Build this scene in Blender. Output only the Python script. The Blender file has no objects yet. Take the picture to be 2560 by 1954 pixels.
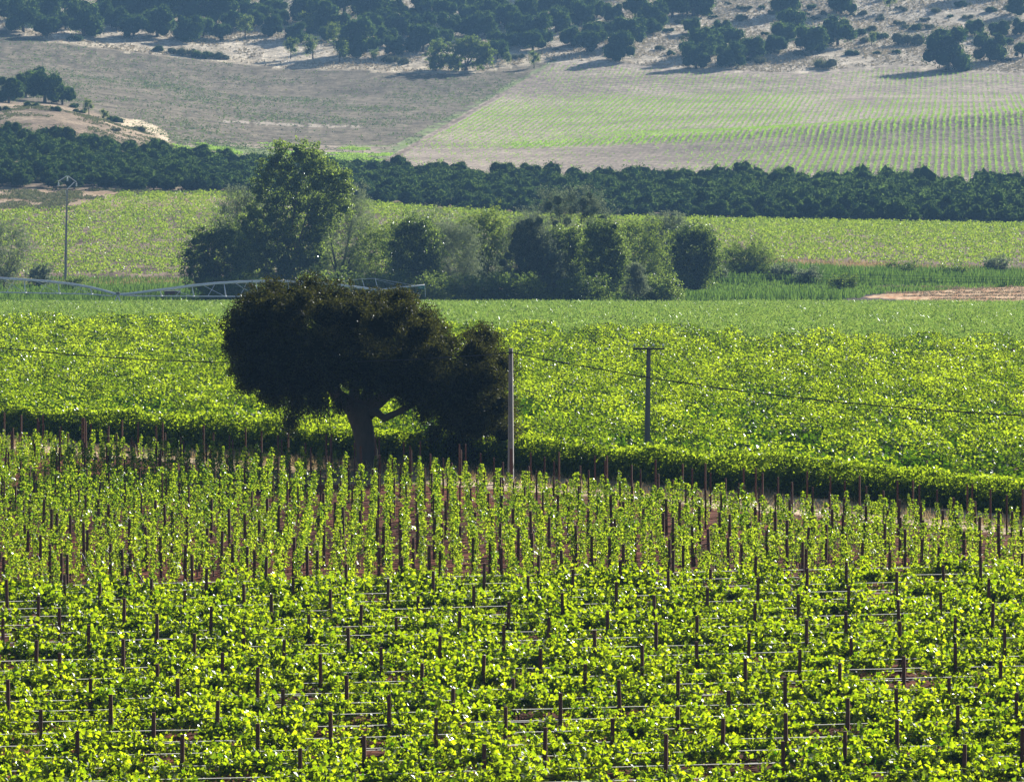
import bpy, math, numpy as np
from math import radians, sin, cos, pi
rng = np.random.default_rng(7)
S = bpy.context.scene
COL = S.collection

# ------------------------------------------------------------------ camera, world, sun, exposure
F = 12880.0          # focal length in photograph pixels (photograph is 2560 wide)
HZ = 250.0           # horizon height in the photograph
CZ = 30.0            # camera height
cam = bpy.data.objects.new('camera', bpy.data.cameras.new('camera')); COL.objects.link(cam)
cam.location = (0, 0, CZ); cam.rotation_euler = (pi/2, 0, 0)
cam.data.sensor_width = 36; cam.data.lens = 36*F/2560
cam.data.shift_y = -(977-HZ)/2560
cam.data.clip_start = 1; cam.data.clip_end = 20000
S.camera = cam

SUN_EL, SUN_AZ = radians(24), radians(36)     # behind the scene, to the right
W = bpy.data.worlds.new('World'); S.world = W; W.use_nodes = True
nt = W.node_tree
sky = nt.nodes.new('ShaderNodeTexSky'); sky.sky_type = 'NISHITA'; sky.sun_disc = False
sky.sun_elevation = SUN_EL; sky.sun_rotation = SUN_AZ
bg = nt.nodes['Background']; bg.inputs[1].default_value = 0.05
nt.links.new(sky.outputs[0], bg.inputs[0])
sl = bpy.data.lights.new('sun', 'SUN'); sl.energy = 5.0; sl.angle = radians(0.5); sl.color = (1, .94, .82)
sun = bpy.data.objects.new('sun', sl); COL.objects.link(sun)
sun.rotation_euler = (pi/2 - SUN_EL, 0, pi - SUN_AZ); sun.location = (200, 300, 300)
S.view_settings.view_transform = 'Standard'; S.view_settings.look = 'None'
S.view_settings.gamma = 1; S.view_settings.use_curve_mapping = False
S.view_settings.exposure = 1.0
S.cycles.max_bounces = 4; S.cycles.diffuse_bounces = 1; S.cycles.glossy_bounces = 1
S.cycles.transmission_bounces = 1; S.cycles.volume_bounces = 0; S.cycles.transparent_max_bounces = 4
S.cycles.caustics_reflective = False; S.cycles.caustics_refractive = False
S.cycles.sample_clamp_indirect = 3
S.cycles.use_denoising = True

# ------------------------------------------------------------------ terrain
UX = np.array([0, 640, 1280, 1920, 2560.])
T = [  # distance, photograph row of the bare ground there at the five columns
 (30, None, 23.5), (150, None, 22.08), (280, None, 20.0), (320, None, 19.9), (420, None, 22.4), (480, None, 23.2),
 (560, None, 25.2), (760, None, 31.5),
 (800, [764,764,764,762,760]), (860, [737,737,737,735,731]), (900, [705,702,707,700,712]),
 (960, [645,645,660,655,680]), (1050, [568,562,600,596,620]), (1130, [512,498,556,568,578]),
 (1180, [472,486,542,556,570]), (1330, [342,419,452,462,484]), (1500, [262,375,385,372,362]),
 (1565, [240,345,362,322,273]), (1625, [222,312,338,321,274]), (1850, [150,236,240,234,236]), (1940, [88,166,170,176,182]),
 (2020, [20,90,92,100,105]), (2110, [-65,0,2,10,15]), (2210, [-150,-95,-90,-80,-75]), (2500, [-190,-160,-150,-150,-150]), (4200, [-200,-190,-190,-190,-190]),
]
TD = np.array([t[0] for t in T], float)
TZ = np.array([[-t[2]]*5 if t[1] is None else [-(y-HZ)*t[0]/F for y in t[1]] for t in T])
DG = np.arange(30, 4201, 4.0); UG = np.arange(-1280, 3841, 64.0)
_zc = np.stack([np.interp(DG, TD, TZ[:, i]) for i in range(5)], 1)
ker = np.hanning(9); ker /= ker.sum()
_zs = np.stack([np.convolve(np.pad(_zc[:, i], 4, mode='edge'), ker, 'valid') for i in range(5)], 1)
_zs[DG < 340] = _zc[DG < 340]
ZG = np.stack([np.interp(UG, UX, r) for r in _zs], 0)
k2 = np.hanning(9); k2 /= k2.sum()
ZG = np.stack([np.convolve(np.pad(r, 4, mode='edge'), k2, 'valid') for r in ZG], 0)
def vnoise(x, y, seed=0):
    xi = np.floor(x).astype(np.int64); yi = np.floor(y).astype(np.int64); fx = x-xi; fy = y-yi
    fx = fx*fx*(3-2*fx); fy = fy*fy*(3-2*fy)
    def h(a, b):
        n = (a*374761393 + b*668265263 + seed*1442695041) & 0x7fffffff
        n = ((n ^ (n >> 13))*1274126177) & 0x7fffffff
        return ((n ^ (n >> 16)) & 0xffff)/65535.0
    return (h(xi, yi)*(1-fx)+h(xi+1, yi)*fx)*(1-fy) + (h(xi, yi+1)*(1-fx)+h(xi+1, yi+1)*fx)*fy
def fbm(x, y, seed=0, o=3):
    return sum(vnoise(x*2**i, y*2**i, seed+i)*.5**i for i in range(o))/sum(.5**i for i in range(o))
def gz(x, y):
    x = np.asarray(x, float); y = np.asarray(y, float)
    u = np.clip(1280 + F*x/np.maximum(y, 1), UG[0], UG[-1]-1e-3); d = np.clip(y, DG[0], DG[-1]-1e-3)
    a = (u-UG[0])/64; b = (d-DG[0])/4; i = a.astype(int); j = b.astype(int); fa = a-i; fb = b-j
    z = (ZG[j, i]*(1-fa)+ZG[j, i+1]*fa)*(1-fb) + (ZG[j+1, i]*(1-fa)+ZG[j+1, i+1]*fa)*fb
    rough = np.clip((y-1945)/120, 0, 1)*5.0*(fbm(x/45, y/45, 5)-.5) + np.where(y < 300, .12, .25)*(fbm(x/3, y/3, 9)-.5)
    hill = np.clip(1-np.hypot((u-140)/260, (y-1430)/90), 0, 1)*5
    return CZ + z + rough + hill
def hit(px, py, d0=140.):
    """distance of the ground seen at a photograph pixel"""
    d = np.arange(d0, 4000, 2.0); z = gz((px-1280)/F*d, d); yy = HZ-(z-CZ)*F/d
    k = np.where(yy <= py)[0]; return float(d[k[0]]) if len(k) else 2200.
def pxx(px, d): return (px-1280)/F*d
def hedge_d(x): return 277-0.95*x
def row_d(x): return 0.194*x
LEAFY_END = 219.0

# ------------------------------------------------------------------ materials
def mat(name):
    m = bpy.data.materials.new(name); m.use_nodes = True; m.node_tree.nodes.clear(); return m, m.node_tree
def leafmat(name, refl, refl2, tr, tr2, gl=1.0, rough=.4, tmix=.5):
    m, n = mat(name); N = n.nodes; L = n.links
    at = N.new('ShaderNodeAttribute'); at.attribute_name = 'tone'
    oi = N.new('ShaderNodeObjectInfo')
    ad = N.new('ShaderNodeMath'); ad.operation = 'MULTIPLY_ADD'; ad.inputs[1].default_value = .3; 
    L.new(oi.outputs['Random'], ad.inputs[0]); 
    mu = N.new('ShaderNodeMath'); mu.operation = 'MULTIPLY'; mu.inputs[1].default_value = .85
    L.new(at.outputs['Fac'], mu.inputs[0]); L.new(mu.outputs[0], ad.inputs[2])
    def mx(a, b):
        r = N.new('ShaderNodeMix'); r.data_type = 'RGBA'; L.new(ad.outputs[0], r.inputs[0])
        r.inputs[6].default_value = (*a, 1); r.inputs[7].default_value = (*b, 1); return r.outputs[2]
    d = N.new('ShaderNodeBsdfDiffuse'); L.new(mx(refl, refl2), d.inputs[0])
    t = N.new('ShaderNodeBsdfTranslucent'); L.new(mx(tr, tr2), t.inputs[0])
    m1 = N.new('ShaderNodeMixShader'); m1.inputs[0].default_value = tmix
    L.new(d.outputs[0], m1.inputs[1]); L.new(t.outputs[0], m1.inputs[2])
    out = N.new('ShaderNodeOutputMaterial')
    if gl > 0:
        fr = N.new('ShaderNodeFresnel'); fr.inputs[0].default_value = 1.45
        fm = N.new('ShaderNodeMath'); fm.operation = 'MULTIPLY'; fm.inputs[1].default_value = gl; L.new(fr.outputs[0], fm.inputs[0])
        g = N.new('ShaderNodeBsdfGlossy'); g.inputs['Roughness'].default_value = rough; g.inputs[0].default_value = (.9, .95, 1, 1)
        m2 = N.new('ShaderNodeMixShader'); L.new(fm.outputs[0], m2.inputs[0]); L.new(m1.outputs[0], m2.inputs[1]); L.new(g.outputs[0], m2.inputs[2])
        L.new(m2.outputs[0], out.inputs[0])
    else: L.new(m1.outputs[0], out.inputs[0])
    return m
def solid(name, c1, c2, scale=3., rough=.8, metal=0., bump=.3, stretch=(1, 1, 1)):
    m, n = mat(name); N = n.nodes; L = n.links
    tc = N.new('ShaderNodeTexCoord'); mp = N.new('ShaderNodeMapping'); mp.inputs['Scale'].default_value = stretch
    L.new(tc.outputs['Object'], mp.inputs[0])
    no = N.new('ShaderNodeTexNoise'); no.inputs['Scale'].default_value = scale; no.inputs['Detail'].default_value = 5; L.new(mp.outputs[0], no.inputs[0])
    r = N.new('ShaderNodeMix'); r.data_type = 'RGBA'; r.inputs[6].default_value = (*c1, 1); r.inputs[7].default_value = (*c2, 1)
    L.new(no.outputs[0], r.inputs[0])
    b = N.new('ShaderNodeBsdfPrincipled'); L.new(r.outputs[2], b.inputs['Base Color'])
    b.inputs['Roughness'].default_value = rough; b.inputs['Metallic'].default_value = metal
    bp = N.new('ShaderNodeBump'); bp.inputs['Strength'].default_value = bump; bp.inputs['Distance'].default_value = .03
    L.new(no.outputs[0], bp.inputs['Height']); L.new(bp.outputs[0], b.inputs['Normal'])
    o = N.new('ShaderNodeOutputMaterial'); L.new(b.outputs[0], o.inputs[0]); return m
M = dict(
 vine=leafmat('vine_leaf', (.014, .048, .004), (.045, .10, .008), (.045, .17, .002), (.66, .82, .012), .04, .30, .68),
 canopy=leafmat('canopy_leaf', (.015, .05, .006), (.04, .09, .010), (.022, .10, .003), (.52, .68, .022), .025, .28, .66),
 vine_young=leafmat('young_vine_leaf', (.03, .07, .007), (.06, .12, .012), (.08, .22, .005), (.58, .72, .03), .04, .28, .64),
 vine_far=leafmat('far_vine_leaf', (.022, .06, .015), (.05, .09, .02), (.04, .14, .008), (.36, .48, .04), .03, .35, .6),
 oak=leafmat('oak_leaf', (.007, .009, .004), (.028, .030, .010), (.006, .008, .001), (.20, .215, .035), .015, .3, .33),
 pine=leafmat('pine_needles', (.012, .040, .018), (.034, .08, .03), (.010, .042, .010), (.20, .32, .06), .0, .5, .45),
 poplar=leafmat('poplar_leaf', (.014, .036, .012), (.04, .08, .025), (.04, .10, .010), (.40, .54, .09), .04, .28, .5),
 willow=leafmat('willow_leaf', (.05, .08, .05), (.14, .18, .12), (.05, .085, .035), (.32, .39, .20), .03, .5, .5),
 locust=leafmat('locust_leaf', (.03, .06, .012), (.06, .10, .02), (.06, .13, .012), (.32, .42, .06), .02, .5, .55),
 shrub=leafmat('shrub_leaf', (.09, .11, .06), (.16, .17, .09), (.08, .10, .04), (.20, .22, .09), .02, .6, .4),
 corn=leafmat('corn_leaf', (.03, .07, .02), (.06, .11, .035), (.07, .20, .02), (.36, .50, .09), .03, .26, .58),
 reed=leafmat('reed_blade', (.03, .06, .02), (.07, .11, .03), (.05, .12, .015), (.20, .33, .05), .02, .5, .5),
 dry=leafmat('dry_grass', (.32, .23, .12), (.50, .40, .24), (.30, .20, .08), (.50, .38, .18), 0, .5, .35),
 weed=leafmat('weed_leaf', (.05, .08, .04), (.12, .16, .07), (.08, .14, .05), (.22, .30, .10), .03, .5, .4),
 tuft=leafmat('vine_tuft', (.08, .18, .03), (.14, .26, .05), (.26, .52, .05), (.50, .74, .12), .03, .5, .5),
 bark=solid('oak_bark', (.05, .04, .033), (.12, .10, .085), 6, .95, 0, 1., (1, 1, .3)),
 bark2=solid('tree_bark', (.05, .04, .03), (.11, .09, .07), 4, .95),
 cane=solid('vine_wood', (.06, .04, .025), (.10, .07, .04), 20, .9),
 post=solid('rusty_post', (.07, .026, .014), (.17, .062, .032), 7, .85, 0, .3, (1, 1, .25)),
 wire=leafmat('wire_sun_sheen', (.75, .76, .78), (.85, .86, .88), (.75, .76, .74), (.85, .86, .84), 0, .5, .5),  # pale and translucent to carry the sunlit sheen of the wire
 concrete=solid('pole_concrete', (.26, .25, .26), (.36, .34, .34), 5, .9),
 concrete_dark=solid('aged_concrete', (.14, .14, .14), (.24, .23, .22), 5, .9),
 iron=solid('dark_iron', (.04, .04, .042), (.08, .08, .08), 5, .6, .4),
 cable=solid('black_cable', (.008, .008, .009), (.015, .015, .016), 5, .5),
 zinc=solid('zinc_steel', (.72, .74, .78), (.95, .96, .98), 1.5, .35, .1, 0),
 glass=solid('insulator_glass', (.75, .85, .82), (.85, .92, .9), 5, .15),
 red=solid('dull_red_paint', (.10, .02, .022), (.17, .035, .035), 2, .6),
 green=solid('green_sign_paint', (.01, .19, .12), (.015, .24, .15), 2, .5),
 white=solid('white_paint', (.62, .64, .7), (.72, .74, .78), 2, .5, 0, 0),
 signred=solid('sign_red', (.30, .012, .025), (.36, .02, .035), 2, .5, 0, 0),
 black=solid('black_paint', (.01, .01, .01), (.02, .02, .02), 2, .5, 0, 0),
 stone=solid('pale_stone', (.4, .36, .3), (.55, .5, .42), 2, .9),
 straw=leafmat('cut_straw', (.40, .33, .22), (.62, .54, .40), (.25, .2, .12), (.4, .33, .2), 0, .5, .2),
)

# ------------------------------------------------------------------ mesh helpers
def link(name, me, parent=None):
    o = bpy.data.objects.new(name, me); COL.objects.link(o)
    if parent: o.parent = parent
    return o
def meshq(name, V, Q, mats, tone=None, mi=None, smooth=False):
    """numpy vertices + quads/tris (n,k) -> mesh"""
    me = bpy.data.meshes.new(name); Q = np.asarray(Q, np.int32); k = Q.shape[1]
    me.vertices.add(len(V)); me.vertices.foreach_set('co', np.asarray(V, np.float32).ravel())
    me.loops.add(Q.size); me.loops.foreach_set('vertex_index', Q.ravel())
    me.polygons.add(len(Q)); me.polygons.foreach_set('loop_start', np.arange(0, Q.size, k, dtype=np.int32))
    me.polygons.foreach_set('loop_total', np.full(len(Q), k, np.int32))
    if mi is not None: me.polygons.foreach_set('material_index', np.asarray(mi, np.int32))
    me.polygons.foreach_set('use_smooth', np.full(len(Q), smooth))
    for m_ in (mats if isinstance(mats, (list, tuple)) else [mats]): me.materials.append(m_)
    if tone is not None:
        a = me.attributes.new('tone', 'FLOAT', 'POINT'); a.data.foreach_set('value', np.asarray(tone, np.float32))
    me.update(calc_edges=True); return me
def unit(v): return v/np.maximum(np.linalg.norm(v, axis=-1, keepdims=True), 1e-9)
def leaves(C, size, up=0.4, aspect=.8, fold=.25, tone=None, dirs=None):
    """folded kite leaves at centres C. returns V,Q,tone"""
    n = len(C); size = np.broadcast_to(np.asarray(size, float), (n,))
    nrm = rng.normal(size=(n, 3)); nrm[:, 2] += up*2; nrm = unit(nrm)
    a = rng.normal(size=(n, 3)) if dirs is None else dirs + .25*rng.normal(size=(n, 3))
    a = unit(a - (a*nrm).sum(1, keepdims=True)*nrm) if dirs is None else unit(a)
    b = unit(np.cross(nrm, a)); c = np.cross(a, b)
    s = size[:, None]*.5
    V = np.stack([C-a*s, C+b*s*aspect-a*s*.15-c*s*fold, C+a*s*1.05, C-b*s*aspect-a*s*.15-c*s*fold], 1).reshape(-1, 3)
    Q = np.arange(4*n).reshape(n, 4)
    t = rng.random(n) if tone is None else np.clip(tone + .25*rng.normal(size=n), 0, 1)
    return V, Q, np.repeat(t, 4)
def cat(parts):
    Vs, Qs, Ts, Ms = [], [], [], []; o = 0
    for p in parts:
        V, Q, t = p[:3]; Vs.append(V); Qs.append(Q+o); Ts.append(t if t is not None else np.full(len(V), .5))
        Ms.append(np.full(len(Q), p[3] if len(p) > 3 else 0)); o += len(V)
    return np.concatenate(Vs), np.concatenate(Qs), np.concatenate(Ts), np.concatenate(Ms)
def tube(P, R, n=8, cap=True):
    P = np.asarray(P, float); R = np.broadcast_to(np.asarray(R, float), (len(P),))
    tg = np.gradient(P, axis=0); tg = unit(tg); ref = np.array([0.31, .9, .2]); 
    if abs(np.dot(tg.mean(0), ref)) > .85: ref = np.array([.9, .1, .3])
    u = unit(np.cross(tg, ref)); v = np.cross(tg, u); th = np.linspace(0, 2*pi, n, endpoint=False)
    V = (P[:, None] + R[:, None, None]*(np.cos(th)[None, :, None]*u[:, None]+np.sin(th)[None, :, None]*v[:, None])).reshape(-1, 3)
    Q = []
    for i in range(len(P)-1):
        for j in range(n): Q.append((i*n+j, i*n+(j+1) % n, (i+1)*n+(j+1) % n, (i+1)*n+j))
    if cap:
        V = np.concatenate([V, P[-1:], P[:1]]); c = len(P)*n; b0 = (len(P)-1)*n
        for j in range(0, n, 2):
            Q.append((b0+j, b0+(j+1) % n, b0+(j+2) % n, c)); Q.append(((j+2) % n, (j+1) % n, j, c+1))
    return V, np.array(Q), None
def box(x0, x1, y0, y1, z0, z1):
    V = np.array([(x, y, z) for z in (z0, z1) for y in (y0, y1) for x in (x0, x1)], float)
    Q = np.array([(0, 2, 3, 1), (4, 5, 7, 6), (0, 1, 5, 4), (2, 6, 7, 3), (0, 4, 6, 2), (1, 3, 7, 5)]); return V, Q, None
def solidmesh(name, parts, mats, smooth=False):
    V, Q, t, mi = cat(parts); return meshq(name, V, Q, mats, None, mi, smooth)
def tag(o, label, cat_, group=None, kind=None):
    if label: o['label'] = label
    if cat_: o['category'] = cat_
    if group: o['group'] = group
    if kind: o['kind'] = kind
    return o
def empty(name, loc, rz=0, sc=1):
    o = bpy.data.objects.new(name, None); COL.objects.link(o); o.location = loc; o.rotation_euler = (0, 0, rz)
    o.scale = (sc, sc, sc) if np.isscalar(sc) else sc; return o
def copy_tree(o, loc, rz=0, sc=1):
    c = o.copy(); COL.objects.link(c); c.location = loc; c.rotation_euler = (0, 0, rz)
    c.scale = (sc, sc, sc) if np.isscalar(sc) else sc
    for ch in o.children:
        d = ch.copy(); COL.objects.link(d); d.parent = c
    return c
def place(V, Q, t, locs, rz, sc, mi=None):
    """merge many placed copies of one mesh"""
    n = len(locs); c, s = np.cos(rz), np.sin(rz); sc = np.broadcast_to(sc, (n, 3)) if np.ndim(sc) == 2 else np.repeat(np.asarray(sc)[:, None], 3, 1)
    P = V[None]*sc[:, None, :]
    X = P[:, :, 0]*c[:, None]-P[:, :, 1]*s[:, None]+locs[:, 0:1]; Y = P[:, :, 0]*s[:, None]+P[:, :, 1]*c[:, None]+locs[:, 1:2]; Z = P[:, :, 2]+locs[:, 2:3]
    VV = np.stack([X, Y, Z], -1).reshape(-1, 3); QQ = (Q[None]+np.arange(n)[:, None, None]*len(V)).reshape(-1, Q.shape[1])
    return VV, QQ, np.tile(t, n), np.tile(np.zeros(len(Q)) if mi is None else mi, n)
def catm(parts):
    Vs, Qs, Ts, Ms = [], [], [], []; o = 0
    for V, Q, t, m_ in parts:
        Vs.append(V); Qs.append(Q+o); Ts.append(t); Ms.append(m_); o += len(V)
    return np.concatenate(Vs), np.concatenate(Qs), np.concatenate(Ts), np.concatenate(Ms)
def scatter(x0, x1, y0, y1, step, jit=.5):
    sx, sy = (step, step) if np.isscalar(step) else step
    X, Y = np.meshgrid(np.arange(x0, x1, sx), np.arange(y0, y1, sy)); n = X.size
    return X.ravel()+rng.uniform(-jit, jit, n)*sx, Y.ravel()+rng.uniform(-jit, jit, n)*sy

# ------------------------------------------------------------------ ground
FB_X = [0, 120, 320, 560, 700, 1000, 1200, 1380, 1500, 1720, 1950, 2100, 2250, 2330, 2560]
FB_Y = [74, 102, 132, 154, 172, 182, 182, 152, 158, 174, 184, 176, 162, 174, 186]
def seg_d(px, py, pts):
    d = np.full(px.shape, 1e9)
    for (ax, ay), (bx, by) in zip(pts[:-1], pts[1:]):
        t = np.clip(((px-ax)*(bx-ax)+(py-ay)*(by-ay))/((bx-ax)**2+(by-ay)**2), 0, 1)
        d = np.minimum(d, np.hypot(px-ax-t*(bx-ax), (py-ay-t*(by-ay))))
    return d
def track_px(py): return 1392-(py-155)*(1392-945)/260.
def build_ground():
    D = np.concatenate([np.linspace(30, 140, 12), 142*1.0042**np.arange(0, 680), [2550, 2800, 3200, 3700, 4300]])
    u = np.concatenate([np.linspace(-1, -.115, 14)[:-1], np.linspace(-.115, .115, 560), np.linspace(.115, 1, 14)[1:]])
    DD, UU = np.meshgrid(D, u, indexing='ij')
    wide = np.where(np.abs(UU) > .115, 1+60/np.maximum(DD, 60), 1)
    X = UU*DD*np.where(np.abs(UU) > .115, 1+(wide-1)*(np.abs(UU)-.115)/.885, 1); Y = DD
    Z = gz(X, Y)
    px = 1280+F*X/Y; py = HZ-(Z-CZ)*F/Y
    n1 = fbm(X/6, Y/6, 21); n2 = fbm(X/25, Y/25, 31); n3 = fbm(px/9, py/4, 41)
    C = np.zeros(X.shape+(3,)); 
    def put(m_, c, c2=None, nn=n1):
        c = np.array(c); c2 = c if c2 is None else np.array(c2)
        col = c+(c2-c)*np.clip((nn[..., None]-.3)/.4, 0, 1); C[m_] = col[m_]
    soil = ((.08, .019, .008), (.14, .038, .016))
    put(Y > 0, *soil)
    hd = hedge_d(X); put((Y > hd-10) & (Y < hd+1), (.50, .36, .22), (.68, .54, .37))
    oakd = np.hypot(X+7.8, Y-279); put((oakd < 9) & (Y < hd+3), (.28, .19, .10), (.50, .38, .22))
    put((Y > hd+1) & (Y < 900), (.13, .085, .055), (.18, .12, .08))
    cb = corn_front(X); put((Y > cb) & (Y < 765), (.06, .07, .03), (.1, .1, .05))
    put((Y >= 765) & (Y < 1700), (.10, .11, .05), (.25, .2, .12))
    put((Y >= 765) & (Y < 860) & (px > 1500), (.045, .036, .036), (.07, .055, .05))
    st = (Y >= 780) & (px > 2140+60*(n1-.5)) & (py > np.interp(px, [2160, 2300, 2560], [742, 722, 712])) & (py < np.interp(px, [2150, 2300, 2450, 2560], [742, 752, 756, 790]))
    put(st, (.46, .24, .12), (.60, .42, .26), n3)
    put((Y >= 765) & (Y < 806) & (px > 2230) & (py > np.interp(px, [2200, 2400, 2560], [762, 760, 756])), (.45, .36, .22), (.6, .5, .34))
    put((Y > 884) & (Y < 905) & (px < 620) & (n1 > .45), (.40, .27, .15), (.55, .40, .25))
    put((Y > 935) & (Y < 965) & (px > 1900), (.40, .28, .17), (.55, .42, .28))
    put((Y > 905) & (Y < 1135) & (px < 1900) | (Y > 965) & (Y < 1175) & (px >= 1900), (.20, .14, .11), (.30, .22, .17))
    put((Y > 1100) & (Y < 1185) & (px < 640), (.34, .23, .14), (.50, .38, .27))
    put((Y >= 1185) & (Y < 1340), (.2, .15, .09), (.3, .22, .14))
    up = (Y >= 1335)
    left = px < track_px(py)
    put(up & left, (.10, .085, .06), (.24, .20, .145), n1*.6+n3*.4)
    put(up & ~left, (.27, .22, .18), (.40, .33, .27), n2)
    low = up & left & (py > 362+8*(n2-.5)) ; put(low, (.28, .22, .18), (.40, .33, .26))
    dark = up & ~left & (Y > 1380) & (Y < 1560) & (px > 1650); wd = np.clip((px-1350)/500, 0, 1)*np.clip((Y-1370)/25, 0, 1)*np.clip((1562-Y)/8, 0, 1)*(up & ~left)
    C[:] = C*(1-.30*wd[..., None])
    gr = low & (n2 > .52); put(gr, (.16, .2, .08), (.22, .28, .1))
    hb = np.interp(px, [0, 180, 310, 420, 500], [248, 262, 306, 345, 440])
    hk = (Y > 1180) & (py > hb+6*(n1-.5)) & (px < 500) ; put(hk, (.17, .125, .09), (.44, .34, .24), n1*.4+n2*.6)
    hill = up & (py < np.interp(px, FB_X, FB_Y)+3*(n1-.5)) & (Y > 1700) | (Y > 1980)
    put(hill, (.32, .27, .2), (.70, .61, .49), n1*.45+n2*.25+n3*.3)
    edge = hill & (py > np.interp(px, FB_X, FB_Y)-16) & (px < 1420); put(edge, (.42, .35, .26), (.68, .58, .43), n3)
    # tracks
    tp = seg_d(px, py, [(305, 305), (350, 311), (392, 326), (413, 343), (408, 358), (392, 372)]); put((tp < 10) & up, (.60, .48, .33), (.72, .60, .44))
    wdt = np.interp(py, [155, 415], [4, 11]); dx = np.abs(px-track_px(py))
    put((dx < wdt) & up & ~hill, (.17, .125, .10), (.34, .27, .22), n3); put((np.abs(px-track_px(py)+wdt) < 1.6) & up & ~hill, (.40, .33, .27))
    gs = (px < track_px(py)-wdt) & (px > track_px(py)-wdt-np.interp(py, [155, 415], [10, 45])) & up & ~hill; put(gs & (n1 > .4), (.16, .20, .09), (.24, .3, .12))
    put((seg_d(px, py, [(560, 303), (700, 311), (900, 318)]) < 3) & up & (n3 > .4), (.42, .36, .3))
    nr, nc = X.shape; idx = np.arange(nr*nc).reshape(nr, nc)
    Q = np.stack([idx[:-1, :-1], idx[:-1, 1:], idx[1:, 1:], idx[1:, :-1]], -1).reshape(-1, 4)
    V = np.stack([X, Y, Z], -1).reshape(-1, 3)
    rowm = (up & ~hill & ~hk & (~left | low) & (dx > wdt)).astype(float)
    zone = np.zeros((nr-1, nc-1), int)
    Yc = Y[:-1, :-1]; sel = lambda a: a[:-1, :-1]
    zone[Yc >= 765] = 1; zone[sel(st)] = 2; zone[Yc >= 905] = 3; zone[Yc >= 1185] = 4
    zone[sel(up & left)] = 5; zone[sel(up & ~left)] = 6; zone[sel(hk)] = 4; zone[sel(hill)] = 7
    zone[sel((Y > hd-10) & (Y < hd+1))] = 8; zone[sel(up & (tp < 10))] = 9
    m, n = mat('earth'); N = n.nodes; L = n.links
    at = N.new('ShaderNodeAttribute'); at.attribute_name = 'earth_colour'
    ge = N.new('ShaderNodeNewGeometry'); no = N.new('ShaderNodeTexNoise'); no.inputs['Scale'].default_value = 1.3; no.inputs['Detail'].default_value = 8
    L.new(ge.outputs['Position'], no.inputs[0])
    mr = N.new('ShaderNodeMapRange'); mr.inputs[1].default_value = .3; mr.inputs[2].default_value = .7; mr.inputs[3].default_value = .6; mr.inputs[4].default_value = 1.4
    L.new(no.outputs[0], mr.inputs[0])
    n5 = N.new('ShaderNodeTexNoise'); n5.inputs['Scale'].default_value = .28; n5.inputs['Detail'].default_value = 6; n5.inputs['Roughness'].default_value = .75; L.new(ge.outputs['Position'], n5.inputs[0])
    m5 = N.new('ShaderNodeMapRange'); m5.inputs[1].default_value = .35; m5.inputs[2].default_value = .65; m5.inputs[3].default_value = .55; m5.inputs[4].default_value = 1.45; L.new(n5.outputs[0], m5.inputs[0])
    m6 = N.new('ShaderNodeMath'); m6.operation = 'MULTIPLY'; L.new(mr.outputs[0], m6.inputs[0]); L.new(m5.outputs[0], m6.inputs[1])
    ra = N.new('ShaderNodeAttribute'); ra.attribute_name = 'furrows'
    mp = N.new('ShaderNodeMapping'); mp.inputs['Rotation'].default_value = (0, 0, radians(5)); L.new(ge.outputs['Position'], mp.inputs[0])
    sx = N.new('ShaderNodeSeparateXYZ'); L.new(mp.outputs[0], sx.inputs[0])
    fq = N.new('ShaderNodeMath'); fq.operation = 'MULTIPLY'; fq.inputs[1].default_value = 2*pi/1.85; L.new(sx.outputs[0], fq.inputs[0])
    sn = N.new('ShaderNodeMath'); sn.operation = 'SINE'; L.new(fq.outputs[0], sn.inputs[0])
    am = N.new('ShaderNodeMath'); am.operation = 'MULTIPLY'; L.new(sn.outputs[0], am.inputs[0]); L.new(ra.outputs['Fac'], am.inputs[1])
    a2 = N.new('ShaderNodeMath'); a2.operation = 'MULTIPLY_ADD'; a2.inputs[1].default_value = .07; a2.inputs[2].default_value = 1; L.new(am.outputs[0], a2.inputs[0])
    a3 = N.new('ShaderNodeMath'); a3.operation = 'MULTIPLY'; L.new(m6.outputs[0], a3.inputs[0]); L.new(a2.outputs[0], a3.inputs[1])
    vm = N.new('ShaderNodeVectorMath'); vm.operation = 'SCALE'; L.new(at.outputs['Color'], vm.inputs[0]); L.new(a3.outputs[0], vm.inputs['Scale'])
    b = N.new('ShaderNodeBsdfPrincipled'); b.inputs['Roughness'].default_value = 1; b.inputs['Specular IOR Level'].default_value = .1
    L.new(vm.outputs[0], b.inputs['Base Color'])
    bp = N.new('ShaderNodeBump'); bp.inputs['Strength'].default_value = .9; bp.inputs['Distance'].default_value = .35
    L.new(no.outputs[0], bp.inputs['Height']); L.new(bp.outputs[0], b.inputs['Normal'])
    o = N.new('ShaderNodeOutputMaterial'); L.new(b.outputs[0], o.inputs[0])
    zf = zone.ravel(); Cf = C.reshape(-1, 3); Rf = rowm.ravel()
    for k, nm in enumerate(['vineyard_soil', 'river_meadow', 'stubble_field', 'valley_ground', 'scrub_ground', 'ploughed_field', 'planted_field', 'hillside', 'farm_track', 'dirt_track']):
        q = Q[zf == k]
        if not len(q): continue
        us, inv = np.unique(q.ravel(), return_inverse=True)
        me = meshq(nm, V[us], inv.reshape(-1, 4), m, None, None, True)
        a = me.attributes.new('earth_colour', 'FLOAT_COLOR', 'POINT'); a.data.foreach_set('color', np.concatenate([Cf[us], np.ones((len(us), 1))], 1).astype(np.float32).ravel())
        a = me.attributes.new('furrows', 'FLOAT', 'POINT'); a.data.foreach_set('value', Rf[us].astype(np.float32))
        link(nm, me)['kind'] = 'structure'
def corn_front(x):     # line where the vineyard ends and the maize begins
    return 492-1.05*x
build_ground()

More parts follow.
